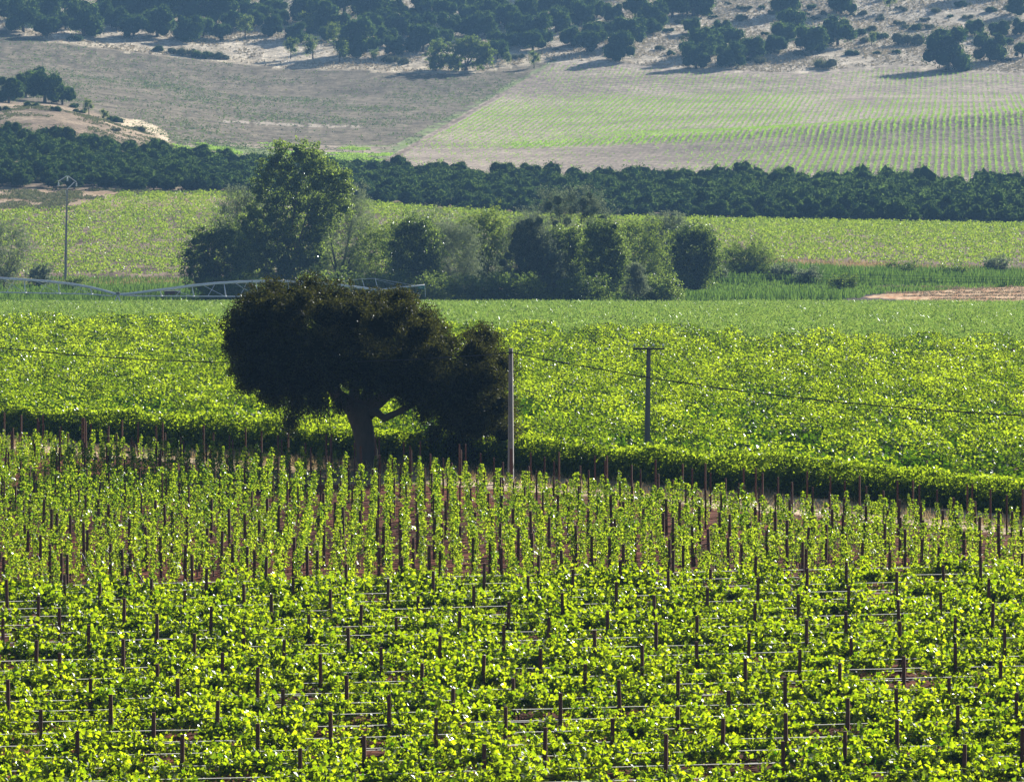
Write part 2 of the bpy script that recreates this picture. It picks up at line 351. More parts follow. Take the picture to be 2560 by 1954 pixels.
# ------------------------------------------------------------------ haze
def haze():
    m, n = mat('haze'); v = n.nodes.new('ShaderNodeVolumePrincipled'); o = n.nodes.new('ShaderNodeOutputMaterial')
    v.inputs['Density'].default_value = .0001; v.inputs['Color'].default_value = (.30, .58, 1, 1); v.inputs['Anisotropy'].default_value = .0
    n.links.new(v.outputs[0], o.inputs['Volume'])
    V, Q, _ = box(-4600, 4600, -60, 4600, -12, 190); me = meshq('haze', V, Q, m); h = link('haze', me); h['kind'] = 'stuff'
haze()

# ------------------------------------------------------------------ foreground vineyard
def vine_shoots(n_sh, n_lf, L0, z0, spread, size, along):
    """leaf centres of one trellised vine: arching shoots"""
    C, Dr = [], []
    for i in range(n_sh):
        b = np.array([rng.uniform(-along, along), rng.normal(0, .06), z0+rng.uniform(-.15, .12)])
        d = np.array([rng.normal(0, .45), rng.normal(0, spread), 1.0]); d /= np.linalg.norm(d); ln = L0*rng.uniform(.55, 1.25)
        droop = rng.uniform(.2, 1.1)
        s = np.sort(rng.uniform(.05, 1, n_lf)); p = b+d*ln*s[:, None]; p[:, 2] -= droop*ln*s**2.4*.6; p[:, :2] += d[:2]*ln*droop*(s**2)[:, None]*.5
        C.append(p+rng.normal(0, .075, p.shape))
    return np.concatenate(C)
def leafy_variant():
    C = vine_shoots(20, 17, rng.uniform(.75, 1.2), .60, .60, .15, .66)
    C2 = np.stack([rng.uniform(-.65, .65, 70), rng.normal(0, .42, 70), rng.uniform(.2, .8, 70)], 1)
    C = np.concatenate([C, C2]); C[:, 2] = np.maximum(C[:, 2], .12)
    sz = rng.uniform(.10, .235, len(C)); return leaves(C, sz, .5, .9, .25, tone=.5+0*sz)
def young_variant():
    h = rng.uniform(1.25, 2.15); n = int(105*h/1.5)
    z = rng.uniform(.12, 1, n)**.85*h; r = .17*(1-.6*z/h)+.03; th = rng.uniform(0, 2*pi, n)
    C = np.stack([np.cos(th)*r*rng.uniform(.2, 1.3, n)+.05*np.sin(z*4), np.sin(th)*r*rng.uniform(.2, 1.3, n), z], 1)
    if rng.random() < .5:
        k = 16; s = np.linspace(0, 1, k); sd = rng.choice([-1, 1]); C = np.concatenate([C, np.stack([sd*s*.5, s*.1, h*.75+.3*s-.5*s**2], 1)+rng.normal(0, .05, (k, 3))])
    return leaves(C, rng.uniform(.09, .16, len(C)), .3, .85, .25)
def vine_stem(hh, r=.028):
    P = [(0, 0, -.05), (.02, .01, hh*.4), (-.02, .02, hh*.75), (.01, 0, hh)]; V, Q, _ = tube(P, [r*1.3, r, r*.9, r*.7], 6)
    return V, Q
leafyV = [leafy_variant() for _ in range(9)]; youngV = [young_variant() for _ in range(9)]
ca, sa = cos(math.atan(.194)), sin(math.atan(.194)); RA = math.atan(.194)
lp, yp, posts, wires = [], [], [], []
row = 0
for d0 in np.arange(147.0, 330.0, 2.8):
    half = .108*d0+3; leafy = d0 < LEAFY_END
    step = 1.15 if leafy else .72
    xs = np.arange(-half-4, half+4, step)+rng.uniform(-.12, .12)
    if not leafy: xs = np.arange(-70, 71)*.76-(d0-220)*.02; xs = xs+rng.normal(0, .07, len(xs))
    ys = d0+.194*xs
    keep = (ys < hedge_d(xs)-9.5) & (np.abs(xs) < .104*ys+1.2) & (np.hypot(xs+7.8, ys-279) > 3.0)
    keep &= rng.random(len(xs)) > (.05+.5*(fbm(xs/4, ys/5, 161) > .62) if leafy else np.interp(hedge_d(xs)-ys, [9, 25], [.5, .12]))
    for x, y in zip(xs[keep], ys[keep]): (lp if leafy else yp).append((x, y))
    off = (row*2.1) % 5.7
    px_ = np.arange(-40+off, 40, 5.7 if leafy else 2.6)+rng.normal(0, .15)
    py_ = d0+.194*px_; k = (np.abs(px_) < .104*py_+.6) & (py_ < hedge_d(px_)-6.5)
    for x, y in zip(px_[k], py_[k]): posts.append((x, y, leafy))
    # end post of each row at the farm track
    xe = (277-6.8-d0)/(.95+.194)
    if not leafy and abs(xe) < .1*(d0+.194*xe): posts.append((xe, d0+.194*xe, False))
    x0, x1 = -half-3, min(half+3, xe if not leafy else 99)
    if x1 > x0+2:
        for hw in ((.55, .98) if leafy else (.55, )): wires.append((x0, x1, d0, hw, leafy))
    row += 1
lp = np.array(sorted(lp, key=lambda p: p[1])); yp = np.array(sorted(yp, key=lambda p: p[1]))
stem_me = meshq('vine_trunk', *vine_stem(.75), M['cane'])
def put_vines(P, variants, nm, lbl, group, smat, height_sc):
    n = min(300, len(P)); vis = np.arange(len(P))
    # the 300 that stand inside the frame and nearest first
    inside = [i for i in range(len(P)) if abs(P[i, 0]) < .0995*P[i, 1] and P[i, 1] > (160 if nm == 'grapevine' else 0)]
    pick = set(inside[:300]); mes = [meshq('vine_foliage', V, Q, M[smat], t) for V, Q, t in variants]
    rest = []
    for i in vis:
        x, y = P[i]; z = float(gz(x, y)); v = rng.integers(len(variants)); ed_ = 1 if nm == 'grapevine' else float(np.interp(hedge_d(x)-y, [8, 22], [.55, 1])); rz = RA+(pi if rng.random() < .5 else 0) + (0 if nm == 'grapevine' else rng.uniform(-.6, .6)); sc = rng.uniform(.80, 1.18)*ed_
        if i in pick:
            e = empty(nm, (x, y, z), rz, sc); tag(e, lbl, 'grapevine', group)
            link('foliage', mes[v], e); link('vine_trunk', stem_me, e)
        else: rest.append((v, x, y, z, rz, sc))
    return rest, mes
def merge_rest(rest, variants):
    parts = []
    for v in range(len(variants)):
        r = np.array([q[1:] for q in rest if q[0] == v])
        if len(r): parts.append(place(*variants[v], r[:, :3], r[:, 3], r[:, 4]))
    return catm(parts)
rest, _ = put_vines(lp, leafyV, 'grapevine', 'bushy bright green grapevine on the wire trellis of the leafy foreground vineyard', 'bushy grapevines of the foreground vineyard', 'vine', 1.0)
V, Q, t, mi = merge_rest(rest, leafyV); o = link('vineyard_foliage', meshq('vineyard_foliage', V, Q, M['vine'], t)); tag(o, 'bushy green vine foliage filling the rest of the leafy foreground rows', 'vine foliage', None, 'stuff')
rest, _ = put_vines(yp, youngV, 'young_grapevine', 'slender upright young grapevine in the thin rows before the farm track', 'slender young grapevines before the farm track', 'vine_young', 1.0)
if rest:
    V, Q, t, mi = merge_rest(rest, youngV); o = link('young_vine_foliage', meshq('young_vine_foliage', V, Q, M['vine_young'], t)); tag(o, 'slender young vines filling the thinner rows up to the farm track', 'young vines', None, 'stuff')
# posts
pv = []
for k in range(4):
    h = [1.78, 1.9, 1.84, 1.96][k]; ln = [(0, 0), (.03, .01), (-.03, 0), (.01, .02)][k]
    pv.append(solidmesh('vineyard_post', [tube([(0, 0, -.1), (ln[0]*.5, ln[1]*.5, h*.5), (ln[0], ln[1], h)], [.076, .072, .066], 8)], M['post']))
posts = [p for p in posts if abs(p[0]) < .0998*p[1] and (p[1] > 159)]
posts.sort(key=lambda p: p[1])
print('posts', len(posts), 'leafy', len(lp), 'young', len(yp))
prest = []
for i, (x, y, lf) in enumerate(posts):
    z = float(gz(x, y)); 
    if i < 300:
        o = link('vineyard_post', pv[rng.integers(4)]); o.location = (x, y, z); o.rotation_euler = (rng.normal(0, .012), rng.normal(0, .012), rng.uniform(0, 6))
        o.scale = (1, 1, rng.uniform(.95, 1.05))
        tag(o, 'dark brown trellis post rising out of the bushy foreground vines' if lf else 'dark brown trellis post among the slender young vines', 'vineyard post', 'posts of the bushy foreground rows' if lf else 'posts of the young vine rows')
    else: prest.append((x, y, z))
if prest:
    V, Q, _ = tube([(0, 0, -.1), (0, 0, 1.9)], [.052, .046], 6); P = np.array(prest)
    V, Q, t, mi = place(V, Q, np.zeros(len(V)), P, rng.uniform(0, 6, len(P)), np.ones(len(P)))
    tag(link('far_vineyard_posts', meshq('far_vineyard_posts', V, Q, M['post'])), 'remaining brown trellis posts at the far end of the young rows', 'vineyard posts', None, 'stuff')
for (x0, x1, d0, hw, lf) in wires:
    xs = np.arange(x0, x1, 1.4); ys = d0+.194*xs; zs = gz(xs, ys)+hw+.02*np.sin(xs*1.1); zs = np.convolve(np.pad(zs, 2, mode='edge'), np.ones(5)/5, 'valid')
    if lf:
        # flat open channel whose pale translucent colour stands in for sunlit sheen, 20 mm deep
        pr = [np.stack([xs, ys-.005, zs+.010], 1), np.stack([xs, ys+.005, zs], 1), np.stack([xs, ys-.005, zs-.010], 1)]; n_ = len(xs)
        V = np.concatenate(pr); Q = np.concatenate([np.stack([np.arange(n_-1)+b*n_, np.arange(n_-1)+1+b*n_, np.arange(n_-1)+1+(b+1)*n_, np.arange(n_-1)+(b+1)*n_], 1) for b in (0, 1)])
        me = meshq('trellis_wire', V, Q, M['wire'], np.full(len(V), .6))
    else: me = solidmesh('trellis_wire', [tube(np.stack([xs, ys, zs], 1), .005, 5, False)], M['iron'])
    tag(link('trellis_wire', me), 'pale horizontal trellis wire strung through the bushy vine rows' if lf else 'thin dark trellis wire strung through the young vine rows', 'trellis wire', 'wires of the bushy foreground rows' if lf else 'wires of the young vine rows')
for k, (xa, ya, xb, yb) in enumerate([(89, 1395, 115, 1433), (200, 1390, 229, 1430), (313, 1387, 349, 1437), (431, 1383, 451, 1420)]):
    d = 222.; P = [(pxx(xa, d), d+1.2, CZ-(ya-HZ)*d/F), (pxx(xb, d), d, CZ-(yb-HZ)*d/F)]
    P.append(tuple(np.array(P[1])+(np.array(P[1])-np.array(P[0]))*.35)); g = float(gz(P[2][0], P[2][1])); 
    me = solidmesh('stay_rod', [tube(P, .014, 6)], M['white'])
    tag(link('stay_rod', me), ['white slanting stay rod at the left picture edge before the young vines', 'white slanting stay rod, second from the left before the young vines', 'white slanting stay rod, third from the left before the young vines', 'white slanting stay rod, rightmost of the four before the young vines'][k], 'stay rod', 'white stay rods between the bushy and the young vines')

# grass and weeds on soil near the track
def blades(x, y, h, w, lean=.35, base=0.):
    n = len(x); z = gz(x, y)+base; d = rng.normal(0, lean, (n, 2)); a = rng.uniform(0, pi, n); wx, wy = np.cos(a)*w/2, np.sin(a)*w/2
    V = np.stack([np.stack([x-wx, y-wy, z], 1), np.stack([x+wx, y+wy, z], 1), np.stack([x+wx*.4+d[:, 0]*h, y+wy*.4+d[:, 1]*h, z+h], 1), np.stack([x-wx*.4+d[:, 0]*h, y-wy*.4+d[:, 1]*h, z+h*.97], 1)], 1).reshape(-1, 3)
    return V, np.arange(4*n).reshape(n, 4), np.repeat(rng.random(n), 4)
x, y = scatter(-40, 36, 236, 322, .22); k = (y > hedge_d(x)-7.5) & (y < hedge_d(x)+.3) & (fbm(x/2.5, y/2.5, 77) + .25*(np.hypot(x+4, y-278) < 13) > np.where(y > hedge_d(x)-4, .56, .40))
x, y = x[k], y[k]; V, Q, t = blades(x, y, rng.uniform(.12, .5, len(x)), .035*np.ones(len(x)))
tag(link('dry_grass', meshq('dry_grass', V, Q, M['dry'], t)), 'dry straw coloured grass on the farm track beside the lone oak', 'dry grass', None, 'stuff')
x, y = scatter(-33, 33, 150, 300, .8); k = (y < hedge_d(x)-6) & (fbm(x/3, y/5, 78) > .6) & (np.abs(x) < .11*y); x, y = x[k], y[k]
C = np.repeat(np.stack([x, y, gz(x, y)+.08], 1), 9, 0)+rng.normal(0, .16, (len(x)*9, 3))*[1, 1, .3]
V, Q, t = leaves(C, .1, .6); tag(link('soil_weeds', meshq('soil_weeds', V, Q, M['weed'], t)), 'low green weeds on the red brown vineyard soil', 'weeds', None, 'stuff')

# ------------------------------------------------------------------ vineyard behind the track
def mid_vines():
    parts = []
    # canopy
    x, y = scatter(-70, 66, 236, 575, .155, .6)
    k = (np.abs(x) < .105*y+3) & (y > hedge_d(x)) & (y < corn_front(x)) & (rng.random(len(x)) < np.clip(330/y, .4, 1)**1.3)
    x, y = x[k], y[k]; n = len(x)
    # arching shoots: lumpy canopy with a fine shoot pattern
    lump = fbm(x/1.7+y/9, y/4.2, 50, 2); big = fbm(x/7, y/7, 55); rowp = .5+.5*np.cos((y-.10*x)*2*pi/2.6)
    sh = vnoise(x/.45, y/.6, 57)
    top = 1.45+3.4*(lump-.5)+.5*(big-.5)+.22*rowp+.25*(sh > .8)+.5*np.exp(-((y-hedge_d(x)-2.6)/1.5)**2)  # ridge behind the front edge, shaped to throw the front into shade
    z = top-rng.exponential(.22, n)
    kk = (lump+.25*(sh-.5) > .48+.05*rng.normal(size=n)) | (y < hedge_d(x)+.7)
    z = np.minimum(z, 2.5)
    x, y, z, n = x[kk], y[kk], z[kk], int(kk.sum()); 
    sz = rng.uniform(.13, .23, n)*np.clip(y/330, 1, 1.4)
    C = np.stack([x, y, gz(x, y)+np.maximum(z, .1)], 1); parts.append((*leaves(C, sz, .8, .8, .25, tone=np.clip((fbm(x/1.6+y/9, y/4.5, 58, 2)-.34)*2.1, 0, 1)), 0))
    # front wall of the first rows
    xs = rng.uniform(-40, 36, 60000); dy = rng.uniform(0, 1.5, 60000)**1.2; ys = hedge_d(xs)+dy
    k = np.abs(xs) < .105*ys+3; xs, ys, dy = xs[k], ys[k], dy[k]; hh = 1.35+1.0*fbm(xs/1.7, ys*0, 60)
    zz = rng.random(len(xs))**.85*hh; ys = ys-.7*(fbm(xs/.8, zz/.6, 61)-.5)
    C = np.stack([xs, ys, gz(xs, ys)+zz+.05], 1); parts.append((*leaves(C, rng.uniform(.13, .22, len(C)), .2, .85, .25), 0))
    xs = rng.uniform(-40, 36, 90000); ys = hedge_d(xs)+rng.uniform(.3, 9, 90000)  # large inner leaves added to keep the sun off the front wall
    k = np.abs(xs) < .105*ys+3; xs, ys = xs[k], ys[k]; C = np.stack([xs, ys, gz(xs, ys)+rng.uniform(.05, 1.0, len(xs))*(.9+.9*fbm(xs/1.7+ys/9, ys/4.2, 50, 2))], 1); parts.append((*leaves(C, rng.uniform(.22, .4, len(C)), .3, .9, .2), 0))
    V, Q, t, mi = cat(parts); me = meshq('vineyard_canopy', V, Q, M['canopy'], t)
    tag(link('vineyard_canopy', me), 'dense sunlit vineyard canopy between the farm track and the maize', 'vineyard', None, 'stuff')
mid_vines()
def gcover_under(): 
    # inner leaves under the canopy, shade put in as the darkest leaf tone
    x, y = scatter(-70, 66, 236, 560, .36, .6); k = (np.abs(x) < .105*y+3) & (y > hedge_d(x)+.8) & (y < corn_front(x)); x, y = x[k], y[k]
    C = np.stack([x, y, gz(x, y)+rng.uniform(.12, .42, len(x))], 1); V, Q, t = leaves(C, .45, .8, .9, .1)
    tag(link('inner_vine_foliage', meshq('inner_vine_foliage', V, Q, M['canopy'], t*0)), 'inner leaves coloured dark as shade under the vineyard canopy behind the track', 'vine foliage', None, 'stuff')
gcover_under()

# ------------------------------------------------------------------ maize
x, y = scatter(-95, 95, 400, 762, (.36, .55)); k = (np.abs(x) < .103*y+3) & (y > corn_front(x)+.6); x, y = x[k], y[k]
# right hand end of the field stops earlier
n = len(x); hb_ = 1.75+.45*fbm(x/12, y/12, 71); rep = 2
X_ = np.repeat(x, rep)+rng.normal(0, .12, n*rep); Y_ = np.repeat(y, rep)+rng.normal(0, .12, n*rep); H_ = np.repeat(hb_, rep)
C = np.stack([X_, Y_, gz(X_, Y_)+H_*rng.uniform(.55, 1.0, n*rep)], 1)
dr = np.stack([rng.normal(0, 1, n*rep), rng.normal(0, 1, n*rep), rng.uniform(-.3, 1.9, n*rep)], 1)
V, Q, t = leaves(C, rng.uniform(.35, .7, n*rep), .1, .16, .15, dirs=unit(dr))
tag(link('maize_crop', meshq('maize_crop', V, Q, M['corn'], t)), 'even green field of maize beyond the vineyard', 'maize', None, 'stuff')
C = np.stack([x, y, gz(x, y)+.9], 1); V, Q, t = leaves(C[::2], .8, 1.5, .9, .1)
tag(link('maize_undergrowth', meshq('maize_undergrowth', V, Q, M['corn'], t*0)), 'lower leaves of the maize field coloured dark as shade', 'maize', None, 'stuff')  # darkest tone puts the shade into the leaf colour

# ------------------------------------------------------------------ vineyards of the valley beyond the trees
x, y = scatter(-125, 125, 895, 1180, (.34, .5), .6); px = 1280+F*x/y
rp = .5+.5*np.cos((y*.35-x)*2*pi/2.5)
k = (np.abs(x) < .105*y) & (y > np.interp(px, [0, 700, 1900, 2560], [905, 905, 955, 968])) & (y < np.interp(px, [0, 180, 300, 640, 1280, 2560], [1090, 1100, 1152, 1160, 1165, 1168])+8*(fbm(x/4, y/4, 84)-.5))
k &= fbm(x/1.8, y/4.5, 81)+.30*rp > .62
x, y = x[k], y[k]; n = len(x); top = 1.15+.7*(fbm(x/1.6, y/2.6, 82)-.3)+.35*(vnoise(x/.7, y/.7, 83) > .72)
C = np.stack([x, y, gz(x, y)+np.maximum(top-rng.exponential(.28, n), .1)], 1)
V, Q, t = leaves(C, rng.uniform(.26, .50, n), .2, .75, .25); tag(link('valley_vineyard', meshq('valley_vineyard', V, Q, M['vine_far'], t)), 'green vineyard between the riverside trees and the young pine belt', 'vineyard', None, 'stuff')

# young vines planted in rows on the hill field
a5 = radians(5)
r = np.arange(-60, 330)*1.85; s = np.arange(1330, 2060, 1.15); R_, S_ = np.meshgrid(r, s); R_ = R_.ravel(); S_ = S_.ravel()+rng.normal(0, .2, R_.size)
# row coordinate = x*cos5 - y*sin5
x = (R_-(-S_*sin(a5))*0+S_*sin(a5)-0)/cos(a5)-130*0; y = S_
x = (R_-200+S_*sin(a5))/cos(a5)
x = np.round((x*cos(a5)-y*sin(a5))/1.85)*1.85/cos(a5)+y*math.tan(a5)+rng.normal(0, .14, len(x))
px = 1280+F*x/y; z = gz(x, y); py = HZ-(z-CZ)*F/y
k = (px > -30) & (px < 2600) & (px > track_px(py)+12) & (py > np.interp(px, FB_X, FB_Y)+6)
dens = np.clip(.10+1.1*(fbm(x/40, y/60, 91)-.35)+.6*np.exp(-((py-290)/55)**2)*(px < 2000), .1, .95)
ct = (y > 1528) & (y < 1566) & (px > 1250); dens = np.where(ct, 4., dens); dens = np.where((y < 1520), dens*np.interp(px, [900, 1300, 1600, 2000], [.6, .5, .35, 1.]), dens); dens = np.where((y > 1395) & (y < 1520) & (px < 2000), dens*.7, dens)
dens = np.where(y < 1530, dens+np.interp(px, [1650, 2050], [0, .7]), dens)
k &= rng.random(len(x)) < dens
x, y = x[k], y[k]; n = len(x); C = np.repeat(np.stack([x, y, gz(x, y)+.36], 1), 4, 0)+rng.normal(0, .17, (n*4, 3))*[1, 1.6, 1]
V, Q, t = leaves(C, rng.uniform(.25, .42, n*4)*np.repeat(np.where((y > 1535) & (y < 1566) & (x > 0), 1.45, 1), 4), .1, .8, .2); tag(link('field_vine_rows', meshq('field_vine_rows', V, Q, M['tuft'], t)), 'rows of small bright green plants across the far right field', 'crop rows', None, 'stuff')
# weeds on the ploughed field at left, and lower strip
x, y = scatter(-210, 60, 1335, 2030, (1.0, 1.5)); px = 1280+F*x/y; z = gz(x, y); py = HZ-(z-CZ)*F/y
hb = np.interp(px, [0, 180, 310, 420, 500], [248, 262, 306, 345, 440])
k = (px > -30) & (px < track_px(py)-8) & (py > np.interp(px, FB_X, FB_Y)+2) & (py < hb) & (rng.random(len(x)) < np.clip(fbm(x/25, y/45, 95)*1.2-.40, .03, .6))
x, y = x[k], y[k]; n = len(x); C = np.repeat(np.stack([x, y, gz(x, y)+.12], 1), 3, 0)+rng.normal(0, .35, (n*3, 3))*[1.3, 1, .25]
V, Q, t = leaves(C, rng.uniform(.35, .8, n*3), .8, .7, .1); tag(link('field_weeds', meshq('field_weeds', V, Q, M['weed'], t)), 'patchy grey green weeds over the far left ploughed field', 'weeds', None, 'stuff')
x, y = scatter(-130, -30, 1335, 1600, (.9, .9)); px = 1280+F*x/y; z = gz(x, y); py = HZ-(z-CZ)*F/y
k = (px > 430) & (px < track_px(py)-14) & (py > 358) & (fbm(x/9, y/22, 96) > .55); x, y = x[k], y[k]; n = len(x)
C = np.repeat(np.stack([x, y, gz(x, y)+.15], 1), 4, 0)+rng.normal(0, .3, (n*4, 3))*[1, 1, .3]
V, Q, t = leaves(C, .4*np.ones(n*4), .6); tag(link('green_weeds', meshq('green_weeds', V, Q, M['tuft'], t)), 'bright green weeds at the lower end of the far fields', 'weeds', None, 'stuff')
x, y = scatter(-130, -55, 1085, 1186, (.8, .9)); px = 1280+F*x/y
k = (px > -20) & (px < 660) & (y > np.interp(px, [0, 180, 300, 640], [1094, 1104, 1155, 1163])) & (fbm(x/5, y/10, 141) > .5); x, y = x[k], y[k]; n = len(x)
C = np.repeat(np.stack([x, y, gz(x, y)+.2], 1), 5, 0)+rng.normal(0, .35, (n*5, 3))*[1, 1, .5]
V, Q, t = leaves(C, rng.uniform(.25, .6, n*5), .3, .7, .2); tag(link('slope_scrub', meshq('slope_scrub', V, Q, M['shrub'], t)), 'dry olive scrub on the tan slope above the left valley vineyard', 'dry scrub', None, 'stuff')
# stones and dry tufts of the hill
x, y = scatter(-260, 260, 1915, 2180, (1.6, 1.6)); px = 1280+F*x/y; z = gz(x, y); py = HZ-(z-CZ)*F/y
k = (px > -20) & (px < 2580) & (py > -10) & (py < np.interp(px, FB_X, FB_Y)-2) & (rng.random(len(x)) < np.clip(fbm(x/18, y/18, 99)*2.4-.8+.25*(px > 1500), .05, .9)); x, y = x[k], y[k]; n = len(x)
C = np.repeat(np.stack([x, y, gz(x, y)+.25], 1), 3, 0)+rng.normal(0, .4, (n*3, 3))*[1, 1, .4]
V, Q, t = leaves(C, rng.uniform(.5, 1.1, n*3), .3, .8, .2); tag(link('hill_scrub', meshq('hill_scrub', V, Q, M['straw'], t)), 'pale dry tufts and stones scattered over the hillside', 'dry scrub', None, 'stuff')
x, y = scatter(-140, -60, 1185, 1500, (1.1, 1.1)); px = 1280+F*x/y; z = gz(x, y); py = HZ-(z-CZ)*F/y
k = (px > -10) & (px < 470) & (py > np.interp(px, [0, 180, 310, 420, 500], [248, 262, 306, 345, 440])) & (y > 1335) & (fbm(x/7, y/9, 101) > .6) & (seg_d(px, py, [(305, 305), (350, 311), (392, 326), (413, 343), (408, 358), (392, 372)]) > 12); x, y = x[k], y[k]; n = len(x)
C = np.repeat(np.stack([x, y, gz(x, y)+.2], 1), 4, 0)+rng.normal(0, .35, (n*4, 3))*[1, 1, .4]
V, Q, t = leaves(C, rng.uniform(.3, .7, n*4), .3, .7, .2); tag(link('knoll_scrub', meshq('knoll_scrub', V, Q, M['shrub'], t)), 'dry olive scrub tufts on the bare knoll at left', 'dry scrub', None, 'stuff')

# ------------------------------------------------------------------ river bank vegetation
def reedbed(name, label, x0, x1, d0, d1, step, h0, h1, w, m_, maskf=None, thr=.0, lean=.22):
    x, y = scatter(x0, x1, d0, d1, step); px = 1280+F*x/y
    k = (px > -40) & (px < 2600)
    if maskf is not None: k &= maskf(x, y, px)
    k &= fbm(x/4, y/4, 111) > thr
    x, y = x[k], y[k]; n = len(x); hh = (h0+(h1-h0)*fbm(x/6, y/6, 112))*rng.uniform(.7, 1.1, n)
    V, Q, t = blades(x, y, hh, w*rng.uniform(.7, 1.4, n), lean); tag(link(name, meshq(name, V, Q, M[m_], t)), label, 'reeds' if 'reed' in name else 'grass', None, 'stuff')
reedbed('reeds', 'tall green reeds along the river bank before the trees', -100, 100, 782, 958, (.36, .62), .7, 2.7, .16, 'reed', lambda x, y, px: (y < np.interp(px, [0, 600, 700, 1900, 2560], [862, 862, 895, 935, 945])) & (y > np.interp(px, [1500, 1850, 2100, 2165, 2260, 2560], [783, 800, 818, 850, 876, 888])+12*(fbm(x/3, y/3, 119)-.5)) & ((y < 832) | (y > 884) | (px < 900) & (y > 850)) & ((fbm(x/9, y/5, 131) > .36) | (y < 800)), .18)
reedbed('river_grass', 'dry tan and pink grass verge along the far vineyard', -110, 110, 860, 972, (.5, .8), .3, 1.1, .12, 'dry', lambda x, y, px: ((y > 886) & (y < 905) & (px < 700) & (fbm(x/12, y/8, 151) > .5)) | ((y > 935) & (y < 968) & (px > 1850)), .35)
reedbed('meadow_grass', 'lush green meadow grass on the valley floor', -105, 105, 826, 906, (.42, .6), .35, 1.0, .18, 'reed', lambda x, y, px: ((px < 760) & (y > 856)) | ((px > 1650) & (y > np.interp(px, [1700, 2150, 2165, 2560], [820, 832, 852, 890])) & (y < 900)), .1)
# straw windrows on the stubble
C = []
for k in range(5):
    d = 806+k*17; x0 = pxx([2420, 2330, 2260, 2210, 2190][k], d); xs = np.arange(x0, pxx(2600, d), .16); n = len(xs)
    bump_ = .35+.65*vnoise(xs/1.8, xs*0+k, 120)
    for j in range(7): C.append(np.stack([xs+rng.normal(0, .2, n), d+rng.normal(0, .6, n), gz(xs, d+0*xs)+rng.uniform(0, .75, n)*bump_*[.55, .6, .7, .8, 1.1][k]], 1))
C = np.concatenate(C); V, Q, t = leaves(C, rng.uniform(.2, .45, len(C)), .5, .5, .2)
tag(link('straw_swaths', meshq('straw_swaths', V, Q, M['straw'], t)), 'pale rows of cut straw lying on the orange stubble field', 'straw', None, 'stuff')
x, y = scatter(55, 100, 780, 812, (1.4, 3.0), .3); px = 1280+F*x/y; k = (px < 2380); x, y = x[k], y[k]; n = len(x)
C = np.repeat(np.stack([x, y, gz(x, y)+.2], 1), 8, 0)+rng.normal(0, .25, (n*8, 3))*[1, 1, .5]; V, Q, t = leaves(C, .25, .4)
tag(link('seedling_rows', meshq('seedling_rows', V, Q, M['weed'], t)), 'sparse grey green seedlings on the dark strip beyond the maize', 'seedlings', None, 'stuff')

# ------------------------------------------------------------------ trees
ICO = None
def icosphere(sub=2):
    import bmesh
    bm = bmesh.new(); bmesh.ops.create_icosphere(bm, subdivisions=sub, radius=1); V = np.array([v.co[:] for v in bm.verts]); T3 = np.array([[v.index for v in f.verts] for f in bm.faces]); bm.free()
    return V, np.concatenate([T3, T3[:, 2:3]], 1)      # degenerate quads keep one face size
ICOV, ICOT = icosphere(2)
def core_blob(c, r):
    n = 1+.18*np.sin(ICOV[:, :1]*5+c[0])*np.cos(ICOV[:, 1:2]*6+c[1]); return ICOV*n*np.asarray(r)+c
def crown(lobes, nleaf, size, fuzz=.16, core=.72, aspect=.6, up=.25, squash=.85, tone_top=True, fill=.2):
    """lobes: (x,y,z,r). leaves on a shell round each lobe, optional cores that stop light"""
    lobes = np.array(lobes, float); w = lobes[:, 3]**2; k = rng.choice(len(lobes), nleaf, p=w/w.sum())
    d = unit(rng.normal(size=(nleaf, 3))); r = lobes[k, 3]*(1+rng.normal(0, fuzz, nleaf)); ins = rng.random(nleaf) < fill; r[ins] *= rng.uniform(.3, .9, ins.sum())
    # clumping: twigs push leaf groups out and leave gaps
    cl = np.sin(d[:, 0]*9+k)*np.sin(d[:, 1]*8+k*2)*np.sin(d[:, 2]*9+k*3); r *= 1+.16*cl
    C = lobes[k, :3]+d*r[:, None]*[1, 1, squash]
    parts = [leaves(C, size*rng.uniform(.6, 1.4, nleaf), up, aspect, .2)]
    Vc, Qc = [], []
    if core > 0:
        o = 0
        for l in lobes:
            v = core_blob(l[:3], l[3]*core*np.array([1, 1, squash])); Vc.append(v); Qc.append(ICOT+o); o += len(v)
        Vc = np.concatenate(Vc); Qc = np.concatenate(Qc); parts.append((Vc, Qc, np.full(len(Vc), .1)))
    V, Q, t, mi = cat(parts); return V, Q, t
def crown_mesh(name, m_, *a, **k):
    V, Q, t = crown(*a, **k)
    # split into leaf quads and core triangles
    me = bpy.data.meshes.new(name); tri = Q[:, 2] == Q[:, 3]
    cnt = np.where(tri, 3, 4).astype(np.int32); flat = Q.ravel()[np.stack([np.ones(len(Q), bool)]*3+[~tri], 1).ravel()].astype(np.int32)
    me.vertices.add(len(V)); me.vertices.foreach_set('co', V.astype(np.float32).ravel()); me.loops.add(len(flat)); me.loops.foreach_set('vertex_index', flat)
    me.polygons.add(len(Q)); st_ = np.concatenate([[0], np.cumsum(cnt)[:-1]]).astype(np.int32); me.polygons.foreach_set('loop_start', st_); me.polygons.foreach_set('loop_total', cnt)
    me.materials.append(m_); a = me.attributes.new('tone', 'FLOAT', 'POINT'); a.data.foreach_set('value', t.astype(np.float32)); me.update(calc_edges=True); return me, (V, Q, t)
